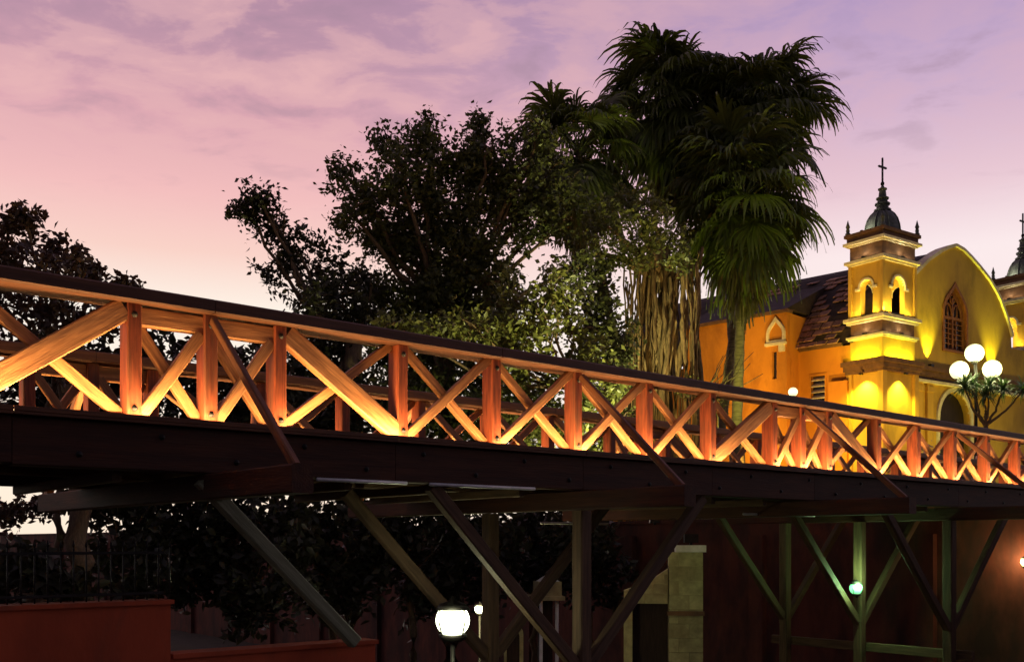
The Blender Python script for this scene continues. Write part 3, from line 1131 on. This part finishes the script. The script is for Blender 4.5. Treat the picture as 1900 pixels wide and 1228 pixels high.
LY = 38.0
base = at(1811, 1005, LY)
base.z = .52
lp = empty('street_lamp', T(base), 'tall street lamp with three glowing white globes in front of the church', 'street lamp')
hz = lambda py: (HZ - py) / F_ * LY - .52
b = MB()
b.lathe([(.22, 0), (.22, .25), (.13, .35), (.10, .9), (.13, .95), (.07, 1.1), (.05, hz(700)), (.09, hz(698)), (.05, hz(690)), (.04, hz(672))], 12)
link('post', b.mesh('post', 'iron_dark'), lp)
for px, py in ((1780, 687), (1841, 685), (1808, 655)):
    p = at(px, py, LY) - base
    o = globe('globe', lp, p, .34, 'globe_glow')
    b = MB()
    b.tube([(0, 0, hz(712)), (p.x * .6, p.y * .6, hz(716)), (p.x, p.y, p.z - .5), (p.x, p.y, p.z - .33)], .03, 6)
    b.lathe([(.06, -.42), (.13, -.36), (.15, -.31)], 10, p)
    link('arm', b.mesh('arm', 'iron_dark'), lp)
    light('POINT', 'globe_light', lp, T(p - Vector((0, .45, 0))), 190, (1, 1, .5), shadow_soft_size=.3)


def lantern(name, p, r, m, power, color, label, pole_to=None, pole_r=.045, arm=None, off=Vector((0, -.32, 0))):
    """floodlight lantern: glowing globe in a dark ring, on a post or an arm"""
    e = empty(name, T(p), label, 'lamp')
    globe('bulb', e, (0, 0, 0), r, m)
    b = MB()
    b.lathe([(r * .55, -r * 1.25), (r * .8, -r * 1.0), (r * .85, -r * .82), (r * .5, -r * .84)], 12)
    link('holder', b.mesh('holder', 'iron_dark'), e)
    b = MB()
    b.lathe([(r * 1.02, r * .62), (r * .8, r * .95), (r * .25, r * 1.15), (r * .12, r * 1.4)], 12)
    link('cap', b.mesh('cap', 'iron_dark'), e)
    for k in range(4):
        a = R(45 + 90 * k)
        b = MB()
        b.tube([(r * .84 * math.cos(a), r * .84 * math.sin(a), -r * .85), (r * 1.08 * math.cos(a), r * 1.08 * math.sin(a), 0), (r * 1.0 * math.cos(a), r * 1.0 * math.sin(a), r * .64)], r * .045, 5)
        link('rib', b.mesh('rib', 'iron_dark'), e)
    if pole_to is not None:
        b = MB()
        b.lathe([(pole_r * 1.8, pole_to - p.z), (pole_r * 1.4, pole_to - p.z + .4), (pole_r, pole_to - p.z + .5), (pole_r * .8, -r * 1.2)], 10)
        link('post', b.mesh('post', 'iron_dark'), e)
    if arm is not None:
        b = MB()
        b.tube([arm - p, Vector((0, 0, -r * 1.2)) * .6 + (arm - p) * .4 + Vector((0, 0, -.06)), (0, 0, -r * 1.2)], .02, 6)
        link('bracket', b.mesh('bracket', 'iron_dark'), e)
    light('POINT', 'lamp_light', e, T(off), power, color, shadow_soft_size=r)
    return e


lantern('ravine_lamp', at(840, 1150, 14.5), .24, 'flood_glow', 55, (.95, 1, .62), 'dazzling white ravine lamp on a post below the middle of the bridge', -5.5)
lantern('bollard_lamp', at(890, 1129, 20.4), .10, 'flood_glow', 110, (1, .93, .45), 'small bright lamp on a thin post right of the dazzling lamp', -5.5, .03)
lantern('column_lamp', B(16.58, -1.86, -1.02), .14, 'green_glow', 120, (.45, 1, .42), 'small greenish lamp fixed to a bridge column right of the stone gate', None,
        arm=B(16.85, -1.95, -1.16), off=Vector((.02, -.17, .12)))
lantern('wall_lamp', B(20.95, -.10, -.47), .12, 'warm_glow', 50, (1, .62, .25), 'warm lamp on the bank wall at the right edge under the bridge', None,
        arm=B(21.18, -.10, -.6), off=Vector((-.2, .05, .05)))
# small lamp on the handrail
s_l = 11.55
e = empty('rail_lamp', BM @ T(s_l, .0, zr(s_l)), 'small pale globe lamp sitting on the bridge handrail', 'lamp')
b = MB()
b.lathe([(.08, 0), (.08, .03), (.04, .05), (.04, .08)], 12)
link('base', b.mesh('base', 'iron_dark'), e)
globe('bulb', e, (0, 0, .12), .08, 'globe_glow')

# ------------------------------------------------------------------ ravine walls and small buildings
b = MB()
b.box(21.18, 21.395, -30, 95, -5.5, .60)
b.box(21.13, 21.40, -30, 95, .601, .70)
for k in range(18):
    b.box(20.98, 21.179, -8 + k * 5.2, -7.5 + k * 5.2, -5.5, .2)
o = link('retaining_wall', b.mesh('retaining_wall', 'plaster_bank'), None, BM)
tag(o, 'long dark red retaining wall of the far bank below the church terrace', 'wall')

GY = 23.6
gp = at(1240, 1005, GY)
gate = empty('stone_gatehouse', T(gp.x, gp.y, -5.5) @ Matrix.Rotation(R(-6), 4, 'Z'), 'yellowish stone block gatehouse with a dark doorway under the bridge', 'building')
gx = lambda px: (px - 1240) / F_ * GY
gz = lambda py: (HZ - py) / F_ * GY + 5.5
# pier of stone courses
zt = gz(1024)
nc = 16
for k in range(nc):
    z0, z1 = zt * k / nc, zt * (k + 1) / nc
    if k % 2 == 0:
        xs = [gx(1241), gx(1278), gx(1304)]
    else:
        xs = [gx(1241), gx(1259), gx(1304)]
    for x0, x1 in zip(xs[:-1], xs[1:]):
        b = MB()
        j = random.uniform(-.012, .012)
        b.box(x0 + .006, x1 - .006, j, .62, z0 + .006, z1 - .006)
        link('stone', b.mesh('stone', 'stone_block'), gate)
b = MB()
b.box(gx(1241) + .03, gx(1304) - .03, .03, .6, 0, zt)
link('core', b.mesh('core', 'stone_block'), gate)
b = MB()
b.box(gx(1254), gx(1309), -.07, .69, zt + .002, zt + .16)
link('cap', b.mesh('cap', 'white_paint'), gate)
b = MB()
b.box(gx(1238), gx(1306), -.05, .05, gz(1141), gz(1133))
link('string_course', b.mesh('string_course', 'trim_brown'), gate)
# door wall to the left, coursed above the lintel and with a sloping broken top
dz = gz(1120)
b = MB()
b.plate([(gx(1158), 0), (gx(1174), 0), (gx(1174), dz), (gx(1240), dz), (gx(1240), gz(1055)), (gx(1215), gz(1072)), (gx(1190), gz(1085)), (gx(1158), gz(1096))], [], .12, .5)
link('door_wall', b.mesh('door_wall', 'stone_block'), gate)
k = 0
z = dz + .004
while z < gz(1050):
    x = gx(1160) + (k % 2) * .2
    while x < gx(1236):
        w = min(random.uniform(.35, .6), gx(1240) - x)
        top = np.interp(x, [gx(1158), gx(1190), gx(1215), gx(1240)], [gz(1096), gz(1085), gz(1072), gz(1055)])
        if z + .22 < top + .1:
            b = MB()
            b.box(x, x + w - .014, .07 + random.uniform(-.02, .02), .119, z, z + .215)
            link('stone', b.mesh('stone', 'stone_block'), gate)
        x += w
    z += .23
    k += 1
b = MB()
b.box(gx(1174) + .002, gx(1240), .36, .42, 0, dz - .002)
link('door', b.mesh('door', 'door_dark'), gate)

KY = 29.0
kp = at(1012, 1005, KY)
kx = lambda px: (px - 1012) / F_ * KY
kz = lambda py: (HZ - py) / F_ * KY + 5.5
kiosk = empty('kiosk', T(kp.x, kp.y, -5.5) @ Matrix.Rotation(R(12), 4, 'Z'), 'small yellow roofed kiosk on white posts seen through the bridge struts', 'kiosk')
b = MB()
b.box(kx(996), kx(1038), -.3, .5, kz(1104), kz(1078))
link('roof_box', b.mesh('roof_box', 'stone_block'), kiosk)
b = MB()
b.box(kx(983), kx(1041), -.5, .7, kz(1112), kz(1104) - .002)
link('eave', b.mesh('eave', 'stone_block'), kiosk)
b = MB()
b.add([(kx(1000), -.2, kz(1078)), (kx(1036), -.2, kz(1078)), (kx(1036), .4, kz(1078)), (kx(1000), .4, kz(1078)), (kx(1018), .1, kz(1064))],
      [(0, 1, 4), (1, 2, 4), (2, 3, 4), (3, 0, 4), (3, 2, 1, 0)])
link('roof_cap', b.mesh('roof_cap', 'white_paint'), kiosk)
for px in (998, 1028):
    b = MB()
    b.lathe([(.07, 0), (.07, .3), (.05, .34), (.05, kz(1112) - .02)], 10, (kx(px), -.35, 0))
    link('post', b.mesh('post', 'white_paint'), kiosk)
b = MB()
b.box(kx(1003), kx(1024), -.1, .4, 0, kz(1112) - .004)
link('booth', b.mesh('booth', 'door_dark'), kiosk)

AY = 24.5
ap = at(953, 1005, AY)
ax = lambda px: (px - 953) / F_ * AY
azz = lambda py: (HZ - py) / F_ * AY + 5.5
arch_o = empty('arched_frame', T(ap.x, ap.y, -5.5), 'white arched frame around a dark opening just right of the dazzling lamp', 'archway')
zo = azz(1176)
b = MB()
b.plate(rounded(0, ax(971) * 2, 0, zo), [rounded(ax(952), ax(965) * 2, .02, zo - .05)], 0, .12)
link('frame', b.mesh('frame', 'stone_block'), arch_o)
b = MB()
b.plate(rounded(ax(952), ax(965) * 2 - .01, .021, zo - .05), [], .08, .11)
link('dark_leaf', b.mesh('dark_leaf', 'door_dark'), arch_o)

# ------------------------------------------------------------------ trees
def leaf_mesh(name, pos, size, m, droop=.3, aspect=.52, seed=0):
    """many folded leaf blades: pos (n,3), size (n,)"""
    r = np.random.default_rng(seed)
    n = len(pos)
    th = r.uniform(0, 2 * np.pi, n)
    el = r.normal(-droop, .55, n)
    d = np.stack([np.cos(th) * np.cos(el), np.sin(th) * np.cos(el), np.sin(el)], 1)
    rv = r.normal(size=(n, 3))
    s = np.cross(d, rv)
    s /= np.linalg.norm(s, axis=1, keepdims=True) + 1e-9
    nn = np.cross(d, s)
    L = size[:, None]
    w = L * aspect * .5
    a = pos - d * L * .5
    c = pos + d * L * .5
    mid = pos - d * L * .06
    l = mid + s * w + nn * L * .08
    rr = mid - s * w + nn * L * .08
    V = np.stack([a, rr, c, l], 1).reshape(-1, 3)
    i = np.arange(n)[:, None] * 4
    Ft = np.concatenate([i + [0, 1, 2], i + [0, 2, 3]], 1).reshape(-1, 3)
    me = bpy.data.meshes.new(name)
    me.vertices.add(len(V))
    me.vertices.foreach_set('co', V.astype(np.float32).ravel())
    me.loops.add(Ft.size)
    me.loops.foreach_set('vertex_index', Ft.astype(np.int32).ravel())
    me.polygons.add(len(Ft))
    me.polygons.foreach_set('loop_start', np.arange(0, Ft.size, 3, dtype=np.int32))
    me.materials.append(MATS[m])
    me.update(calc_edges=True)
    return me


def clumps(blobs, per_m3, leaves, spread, seed, leaf=(.13, .24)):
    """leaf positions: twig clusters packed into ellipsoids, thicker towards the outside"""
    r = np.random.default_rng(seed)
    P, S = [], []
    for (c, rad) in blobs:
        c, rad = np.array(c), np.array(rad)
        vol = 4.19 * rad.prod()
        n = max(8, int(per_m3 * vol))
        v = r.normal(size=(n, 3))
        v /= np.linalg.norm(v, axis=1, keepdims=True)
        rr = r.uniform(.25, 1.0, n) ** .55 * r.choice([1.0, 1.0, 1.0, 1.1], n)
        tips = c + v * rr[:, None] * rad
        # twigs run outwards and upwards from the clump centre
        tw = v * .8 + r.normal(size=(n, 3)) * .45 + np.array([0, 0, .35])
        tw /= np.linalg.norm(tw, axis=1, keepdims=True)
        for t, dr in zip(tips, tw):
            k = r.poisson(leaves) + 3
            u = r.uniform(-1, .6, k)
            q = t + dr * (u * spread)[:, None] + r.normal(size=(k, 3)) * spread * .27 * (1.05 - .4 * u)[:, None]
            P.append(q)
            S.append(r.uniform(leaf[0], leaf[1], k))
    return np.concatenate(P), np.concatenate(S)


def limb(pts, r0, r1, wob, seed):
    r = random.Random(seed)
    pts = [Vector(p) for p in pts]
    out, rad = [], []
    tot = len(pts) - 1
    for i in range(tot):
        for k in range(5):
            t = k / 5
            p = pts[i].lerp(pts[i + 1], t)
            if i or k:
                p = p + Vector((r.uniform(-1, 1), r.uniform(-1, 1), r.uniform(-.5, .5))) * wob
            out.append(p)
            f = (i + t) / tot
            rad.append(r0 + (r1 - r0) * f ** .8)
    out.append(pts[-1])
    rad.append(r1)
    return out, rad


def tree(name, base, fork, blobs, label, m, trunk_r=.35, per=2.6, leaves=26, spread=.5, seed=1, cat='tree', group=None, leaf=(.19, .32), bark='bark', wob=.12):
    base = Vector(base)
    root = empty(name, T(base), label, cat, group)
    fork = Vector(fork)
    b = MB()
    p, rd = limb([base - base, (fork - base) * .5 + Vector((.15, 0, 0)), fork - base], trunk_r * 1.25, trunk_r * .8, wob, seed)
    b.tube(p, rd, 9)
    link('trunk', b.mesh('trunk', bark), root)
    for i, (c, rad) in enumerate(blobs):
        c = Vector(c)
        b = MB()
        mid = fork.lerp(c, .5) + Vector((0, 0, -.12 * (c - fork).length))
        p, rd = limb([fork - base, mid - base, c - base, (c - base) + (c - mid).normalized() * max(rad) * .6], trunk_r * .30, .015, wob * .8, seed + i)
        b.tube(p, rd, 6)
        for k in range(5):                      # twigs showing through the gaps
            t = random.uniform(.55, .95)
            st = p[int(t * (len(p) - 1))]
            en = Vector(c - base) + Vector([random.uniform(-1, 1) * q * .9 for q in rad])
            pp, rr = limb([st, st.lerp(en, .5) + Vector((0, 0, .1)), en], .035, .008, .05, seed * 7 + i * 9 + k)
            b.tube(pp, rr, 4)
        link('limb', b.mesh('limb', bark), root)
    P, S = clumps([(np.array(c) - np.array(base), rad) for c, rad in blobs], per, leaves, spread, seed, leaf)
    link('crown', leaf_mesh('crown', P, S, m, seed=seed), root)
    return root


def blobs_px(lst, Y, flat=.8, jitter=1.2, seed=3):
    r = random.Random(seed)
    out = []
    for px, py, rx, rz in lst:
        y = Y + r.uniform(-jitter, jitter)
        s = y / F_
        out.append((tuple(at(px, py, y)), (rx * s, (rx + rz) * .5 * s * flat, rz * s)))
    return out


# big fig trees rising from the ravine behind the bridge
tree('fig_tree', at(640, 1005, 31) + Vector((0, 0, -5.5)), at(655, 640, 31),
     blobs_px([(482, 372, 30, 42), (455, 392, 30, 16), (505, 410, 42, 36), (545, 455, 46, 48), (520, 500, 38, 30), (592, 505, 52, 50), (570, 560, 50, 40),
               (640, 560, 60, 62), (690, 520, 40, 30), (620, 620, 80, 50), (600, 690, 90, 70), (660, 760, 90, 70), (560, 800, 80, 90)], 31, seed=5),
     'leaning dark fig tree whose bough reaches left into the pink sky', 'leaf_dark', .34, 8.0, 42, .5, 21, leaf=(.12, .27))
tree('fig_tree', at(830, 1005, 33) + Vector((0, 0, -5.5)), at(820, 560, 33),
     blobs_px([(722, 262, 32, 40), (640, 322, 32, 28), (668, 355, 55, 46), (655, 400, 48, 40), (745, 330, 60, 56), (802, 262, 40, 44), (800, 330, 62, 60),
               (742, 415, 78, 60), (842, 410, 76, 66), (885, 240, 20, 30), (905, 290, 42, 46), (955, 262, 40, 40), (900, 350, 66, 60),
               (965, 345, 66, 62), (950, 420, 60, 40), (1010, 330, 50, 60), (880, 480, 80, 58), (770, 480, 60, 40), (730, 560, 90, 56), (830, 560, 90, 66), (930, 540, 60, 52),
               (1035, 420, 40, 46), (760, 660, 100, 60), (900, 640, 90, 60), (800, 760, 110, 80), (930, 760, 100, 80), (1095, 520, 50, 60), (1120, 610, 56, 70), (1060, 500, 40, 40), (1130, 690, 50, 60), (700, 450, 50, 40), (1000, 250, 40, 30), (1050, 350, 40, 50), (860, 300, 50, 50), (770, 260, 30, 30)], 33, seed=6),
     'tallest bushy fig tree in the middle with many dense rounded boughs', 'leaf_ficus', .42, 8.0, 44, .52, 22, leaf=(.12, .27))
tree('garden_tree', at(1082, 1005, 28) + Vector((0, 0, -5.5)), at(1060, 720, 28),
     blobs_px([(960, 560, 60, 50), (1020, 540, 50, 60), (930, 620, 66, 46), (1010, 610, 70, 50), (1080, 630, 56, 40), (1060, 575, 46, 50), (880, 610, 50, 40),
               (820, 620, 70, 40), (740, 610, 70, 40), (1000, 690, 90, 50), (1100, 700, 70, 50), (1050, 790, 110, 70), (1150, 800, 70, 70)], 28, seed=7),
     'low yellow-green tree catching lamplight just above the middle of the handrail', 'leaf_warm', .2, 8.0, 36, .42, 23, leaf=(.12, .25))
# banyan with hanging roots
BY = 35.5
bb = at(1228, 1005, BY)
bb.z = .5
ban = empty('banyan_tree', T(bb), 'banyan with a thick curtain of pale hanging roots beside the palm', 'tree')
bl = blobs_px([(1175, 375, 50, 40), (1120, 415, 52, 44), (1185, 430, 60, 50), (1215, 395, 26, 34), (1105, 470, 42, 40), (1165, 480, 60, 34), (1245, 445, 36, 32), (1262, 480, 26, 22)], BY - 1.2, seed=8)
P, S = clumps([(np.array(c) - np.array(bb), rad) for c, rad in bl], 8.0, 34, .42, 31, (.11, .25))
link('crown', leaf_mesh('crown', P, S, 'leaf_warm', seed=31), ban)
rr_ = random.Random(4)


def rootpt(px, py, dy=0.):
    return at(px, py, BY + dy) - bb


b = MB()
p, rd = limb([rootpt(1232, 990), rootpt(1228, 700), rootpt(1232, 560), rootpt(1222, 440)], .55, .30, .08, 3)
b.tube(p, rd, 10)
link('trunk', b.mesh('trunk', 'root_bark'), ban)
for k in range(64):
    x0 = rr_.gauss(1232, 31)
    x1 = 1228 + (x0 - 1232) * rr_.uniform(.7, 1.15) + rr_.uniform(-12, 12)
    dy = rr_.uniform(-.9, .35)
    y0 = rr_.uniform(455, 500)
    p, rd = limb([rootpt(x0, y0, dy), rootpt((x0 + x1) / 2 + rr_.uniform(-8, 8), 600, dy - .1), rootpt(x1, 720, dy - .1), rootpt(x1 + rr_.uniform(-6, 6), 985, dy)],
                 rr_.choice([.025, .035, .05, .09]), rr_.choice([.02, .03, .05, .08]), .055, 50 + k)
    b = MB()
    b.tube(p, rd, 6)
    link('aerial_root', b.mesh('aerial_root', 'root_bark'), ban)
for k in range(22):
    x0 = rr_.choice([rr_.uniform(1155, 1215), rr_.uniform(1155, 1200), rr_.uniform(1270, 1300)])
    dy = rr_.uniform(-1.3, -.2)
    p, rd = limb([rootpt(x0 + rr_.uniform(-10, 10), rr_.uniform(470, 530), dy), rootpt(x0, 620, dy), rootpt(x0 + rr_.uniform(-6, 6), 985, dy)],
                 rr_.uniform(.02, .045), rr_.uniform(.015, .04), .06, 150 + k)
    b = MB()
    b.tube(p, rd, 5)
    link('aerial_root', b.mesh('aerial_root', 'root_bark'), ban)
for (c, rad) in bl:
    p, rd = limb([rootpt(1225, 520), (Vector(rootpt(1225, 500)) + Vector(c) - bb) / 2, Vector(c) - bb], .22, .04, .08, int(rad[0] * 100))
    b = MB()
    b.tube(p, rd, 6)
    link('limb', b.mesh('limb', 'root_bark'), ban)

# left tree behind the bridge
tree('left_tree', at(150, 1005, 22) + Vector((0, 0, -1.65)), at(110, 650, 22),
     blobs_px([(15, 430, 50, 42), (50, 405, 20, 14), (20, 480, 60, 40), (100, 470, 34, 36), (90, 510, 50, 36), (150, 490, 30, 28), (175, 508, 16, 12), (30, 570, 90, 60), (130, 580, 70, 50),
               (190, 590, 46, 34), (90, 650, 90, 50), (-30, 520, 60, 80), (235, 535, 16, 12), (20, 950, 40, 22), (75, 935, 30, 14)], 22, seed=9),
     'dark reddish tree at the left edge behind the bridge rail', 'leaf_rust', .22, 9.5, 34, .34, 24, leaf=(.13, .22))

# understorey in the ravine seen below the deck
for i, (px, py, rx, rz, Y, lab) in enumerate([
    (215, 985, 95, 150, 25, 'dark bush behind the iron fence under the left end'),
    (330, 970, 120, 150, 27, 'wide dark bush behind the end of the tall red wall'),
    (470, 1010, 120, 150, 26, 'dark bush beyond the slanting pale strut'),
    (610, 1010, 120, 130, 29, 'dark bush between the slanting strut and the dazzling lamp'),
    (760, 1000, 110, 130, 30, 'dark bush straight above the dazzling lamp'),
    (890, 1010, 90, 110, 31, 'dark bush left of the small kiosk'),
    (1085, 1000, 90, 120, 32, 'dark bush right of the small kiosk behind the middle column'),
    (985, 1000, 80, 120, 34, 'dark bush straight behind the small kiosk'),
    (60, 1075, 100, 60, 21, 'low dark bush above the red wall at the left edge'),
    (265, 705, 100, 112, 27, 'round dark bush behind the railing left of the leaning fig'),
    (400, 718, 110, 118, 27.5, 'dark bush behind the railing next to the leaning fig'),
    (100, 735, 120, 120, 27, 'dark bush behind the railing under the left tree'),
    (505, 712, 70, 90, 28, 'dark bush behind the railing at the foot of the leaning fig')]):
    tree('ravine_bush', at(px, 1005, Y) + Vector((0, 0, -1.65 if px < 520 else -5.5)), at(px, py + rz * .5, Y),
         blobs_px([(px - rx * .4, py, rx * .6, rz * .8), (px + rx * .4, py + 10, rx * .6, rz * .8), (px, py - rz * .4, rx * .5, rz * .5), (px + rx * .1, py + rz * .7, rx * .7, rz * .5)], Y, .7, .6, 60 + i),
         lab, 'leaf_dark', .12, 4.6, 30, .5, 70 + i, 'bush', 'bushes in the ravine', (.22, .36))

# ------------------------------------------------------------------ fan palms
def fan_frond(pitch, seed, dead=False, Lp=1.7, Lb=1.55):
    r = random.Random(seed)
    b = MB()
    # petiole: arcs out and sags
    pts = []
    x = z = 0.
    a = pitch
    n = 7
    for i in range(n + 1):
        pts.append(Vector((x, 0, z)))
        x += math.cos(a) * Lp / n
        z += math.sin(a) * Lp / n
        a -= R(3.2 if not dead else 1.5)
    b.tube(pts, [.035 - .018 * i / n for i in range(n + 1)], 5)
    hub = pts[-1]
    ax_ = Vector((math.cos(a), 0, math.sin(a)))
    side = Vector((0, 1, 0))
    nrm = ax_.cross(side)
    nseg = 34
    span = R(112 if not dead else 60)
    for k in range(nseg):
        th = -span + 2 * span * (k + .5) / nseg + r.uniform(-.03, .03)
        ln = Lb * (1.0 - .22 * abs(th) / span) * r.choice([r.uniform(.7, 1.0), r.uniform(.95, 1.15), r.uniform(1.1, 1.4)])
        dr = ax_ * math.cos(th) + side * math.sin(th)
        wd0 = span / nseg
        p = hub.copy()
        d = dr.copy()
        steps = 6
        vs, fs = [], []
        for q in range(steps + 1):
            t = q / steps
            rad = ln * t
            wdt = min(rad * wd0 * 1.05, .055) * (1 - max(0, t - .55) / .47) + .006
            sd = d.cross(nrm)
            if sd.length < .1:
                sd = side
            sd.normalize()
            fold = nrm * (.018 if k % 2 else -.018) * min(1, t * 3)
            vs += [p - sd * wdt + fold, p + sd * wdt - fold]
            sag = (.07 if t < .4 else .46 if t < .7 else .8) * r.uniform(.7, 1.3)
            d = (d + Vector((0, 0, -1)) * sag).normalized()
            p = p + d * ln / steps
        for q in range(steps):
            fs.append((q * 2, q * 2 + 1, q * 2 + 3, q * 2 + 2))
        b.add(vs, fs)
    return b.mesh('frond', 'palm_dead' if dead else 'palm_leaf')


PITCH = [82, 66, 50, 34, 18, 2, -16, -34, -52]
fronds = {(p, j): fan_frond(R(p), p * 13 + j) for p in PITCH for j in range(5)}
dead = {(p, j): fan_frond(R(p), p * 17 + j + 900, True, 1.1, 1.5) for p in (-62, -74, -84) for j in range(2)}


def palm(base, crown, n, label, scale=1.0, tr=.17, seed=1, skirt=22, live=None):
    r = random.Random(seed)
    base, crown = Vector(base), Vector(crown)
    root = empty('fan_palm', T(base), label, 'palm', 'fan palms in front of the church')
    b = MB()
    pts, rad = [], []
    nn = 40
    for i in range(nn + 1):
        t = i / nn
        p = (crown - base) * t
        p = p + Vector((math.sin(t * 3) * .08, 0, 0))
        pts.append(p)
        rad.append(tr * (1.25 - .4 * t) * (1.07 if i % 2 else .96) + (.14 * max(0, .08 - t) / .08))
    b.tube(pts, rad, 12)
    link('trunk', b.mesh('trunk', 'palm_trunk'), root)
    ga = 2.39996
    for k in range(n):
        t = (k + .5) / n
        p = PITCH[min(len(PITCH) - 1, int(t ** .85 * len(PITCH)))]
        sc = scale * r.uniform(.68, 1.2)
        M = T(crown - base + Vector((0, 0, -.55 * t))) @ Matrix.Rotation(k * ga + r.uniform(-.2, .2), 4, 'Z') @ Matrix.Rotation(r.gauss(0, .16), 4, 'Y') @ Matrix.Rotation(r.gauss(0, .22), 4, 'X') @ Matrix.Scale(sc, 4)
        link('frond', fronds[(p, r.randrange(5))], root, M)
    for k in range(skirt):
        t = k / max(1, skirt)
        p = (-62, -74, -84)[min(2, int(t * 3))]
        M = T((crown - base) + Vector((0, 0, -.6 - 1.9 * t))) @ Matrix.Rotation(k * ga, 4, 'Z') @ Matrix.Scale(scale * r.uniform(.8, 1.05), 4)
        link('dead_frond', dead[(p, r.randrange(2))], root, M)
    return root


def on_terrace(px, Y):
    p = at(px, 1005, Y)
    p.z = .5
    return p


palm(on_terrace(1357, 41), at(1378, 366, 41), 66, 'nearest fan palm with a ringed trunk and lit green skirt before the chapel wall', 1.16, .19, 1, 30)
palm(on_terrace(1314, 43.2), at(1405, 212, 43.2), 70, 'tall fan palm whose crown spreads farthest right against the sky', 1.06, .17, 2, 16)
palm(on_terrace(1325, 45), at(1240, 190, 45), 66, 'topmost fan palm whose upright fronds reach highest', 1.15, .17, 3, 16)
palm(on_terrace(1200, 42), at(1072, 280, 42), 62, 'leftmost fan palm leaning over the fig trees', 1.0, .16, 4, 10)
palm(on_terrace(1383, 46), at(1322, 215, 46), 66, 'fan palm in the middle of the palm group behind the others', 1.2, .17, 5, 14)

# small dracaena below the globe lamp
dp = on_terrace(1829, 36.5)
dr_root = empty('dracaena_tree', T(dp), 'small branching tree with drooping strap leaves under the three globes', 'tree')
hz2 = lambda py: (HZ - py) / F_ * 36.5 - .5
tips = [(1785, 722), (1815, 712), (1840, 716), (1868, 722), (1893, 726), (1830, 735)]
b = MB()
p, rd = limb([(0, 0, 0), (.05, 0, hz2(860)), (.0, 0, hz2(790))], .11, .08, .02, 5)
b.tube(p, rd, 8)
link('trunk', b.mesh('trunk', 'bark'), dr_root)
for i, (px, py) in enumerate(tips):
    q = at(px, py, 36.5) - dp + Vector((0, random.uniform(-.5, .5), 0))
    p, rd = limb([(0, 0, hz2(790)), Vector((q.x * .55, q.y * .5, hz2(762))), q], .06, .03, .03, i)
    b = MB()
    b.tube(p, rd, 6)
    link('limb', b.mesh('limb', 'bark'), dr_root)
    b = MB()
    for k in range(85):
        th, el = random.uniform(0, 6.28), random.uniform(-.3, 1.3)
        ln = random.uniform(.5, .85)
        d = Vector((math.cos(th) * math.cos(el), math.sin(th) * math.cos(el), math.sin(el)))
        sd = d.cross(UPV).normalized() * .025
        pp = Vector(q)
        vs = []
        for t in range(5):
            f = 1 - (t / 4) ** 2 * .85
            vs += [pp - sd * f, pp + sd * f]
            pp = pp + d * ln / 4
            d = (d + Vector((0, 0, -.36))).normalized()
        b.add(vs, [(j * 2, j * 2 + 1, j * 2 + 3, j * 2 + 2) for j in range(4)])
    link('leaf_rosette', b.mesh('leaf_rosette', 'dracaena_leaf'), dr_root)

# flowering shrubs on the terrace, between bridge and church
for i, (px, py, rx, rz, lab) in enumerate([(1715, 858, 40, 34, 'low flowering shrub in front of the church door'), (1635, 850, 30, 26, 'low flowering shrub at the foot of the near tower'),
                                           (1790, 868, 40, 26, 'low flowering shrub under the globe lamp'), (1300, 740, 60, 40, 'scrubby bush at the foot of the palm trunks')]):
    Y = 34
    p0 = on_terrace(px, Y)
    tree('terrace_shrub', p0, at(px, py + rz, Y), blobs_px([(px - rx * .4, py, rx * .6, rz), (px + rx * .4, py + 5, rx * .6, rz)], Y, .8, .4, 90 + i),
         lab, 'flower' if i < 3 else 'leaf_warm', .06, 3.4, 22, .3, 95 + i, 'shrub', 'shrubs on the church terrace', (.08, .15))
# bare branches by the palm foot
bp_ = on_terrace(1330, 39)
br = empty('bare_shrub', T(bp_), 'leafless spreading shrub beside the palm trunk against the orange wall', 'shrub')
for k in range(13):
    a0 = at(1330 + random.uniform(-45, 5), 760, 39) - bp_
    a1 = at(1330 + random.uniform(-70, 90), random.uniform(640, 705), 39 + random.uniform(-.8, .8)) - bp_
    p, rd = limb([Vector((0, 0, 0)), a0, a1], .05, .012, .1, 300 + k)
    b = MB()
    b.tube(p, rd, 5)
    link('branch', b.mesh('branch', 'bark'), br)

# garden floodlights at the trees' feet
def garden(p, target, power, color, label, deg=80):
    e = empty('garden_floodlight', T(p), label, 'lamp')
    b = MB()
    b.box(-.16, .16, -.10, .10, .06, .26)
    b.box(-.03, .03, -.03, .03, -.001, .06)
    link('housing', b.mesh('housing', 'iron_dark'), e)
    light('SPOT', 'flood_beam', e, aim((0, 0, .35), Vector(target) - Vector(p)), power, color, spot_size=R(deg), spot_blend=.9, shadow_soft_size=.08)


q = at(1215, 1005, 31.2)
q.z = .52
garden(q, at(1225, 600, BY), 1150, (1, .72, .22), 'garden floodlight on the terrace pointing up at the banyan', 75)
q = at(1375, 1005, 37.5)
q.z = .52
garden(q, at(1395, 430, 41), 4800, (.9, 1, .2), 'garden floodlight on the terrace pointing up at the palms', 60)
q = at(1120, 1005, 31.0)
q.z = .52
garden(q, at(1160, 430, 34), 5500, (1, 1, .45), 'garden floodlight on the terrace pointing up at the banyan leaves', 70)
q = at(1282, 1005, 23.9)
q.z = zt - 5.5 + .16
garden(q, at(985, 540, 29), 6000, (1, .95, .38), 'floodlight on the gatehouse cap pointing up at the low tree', 70)
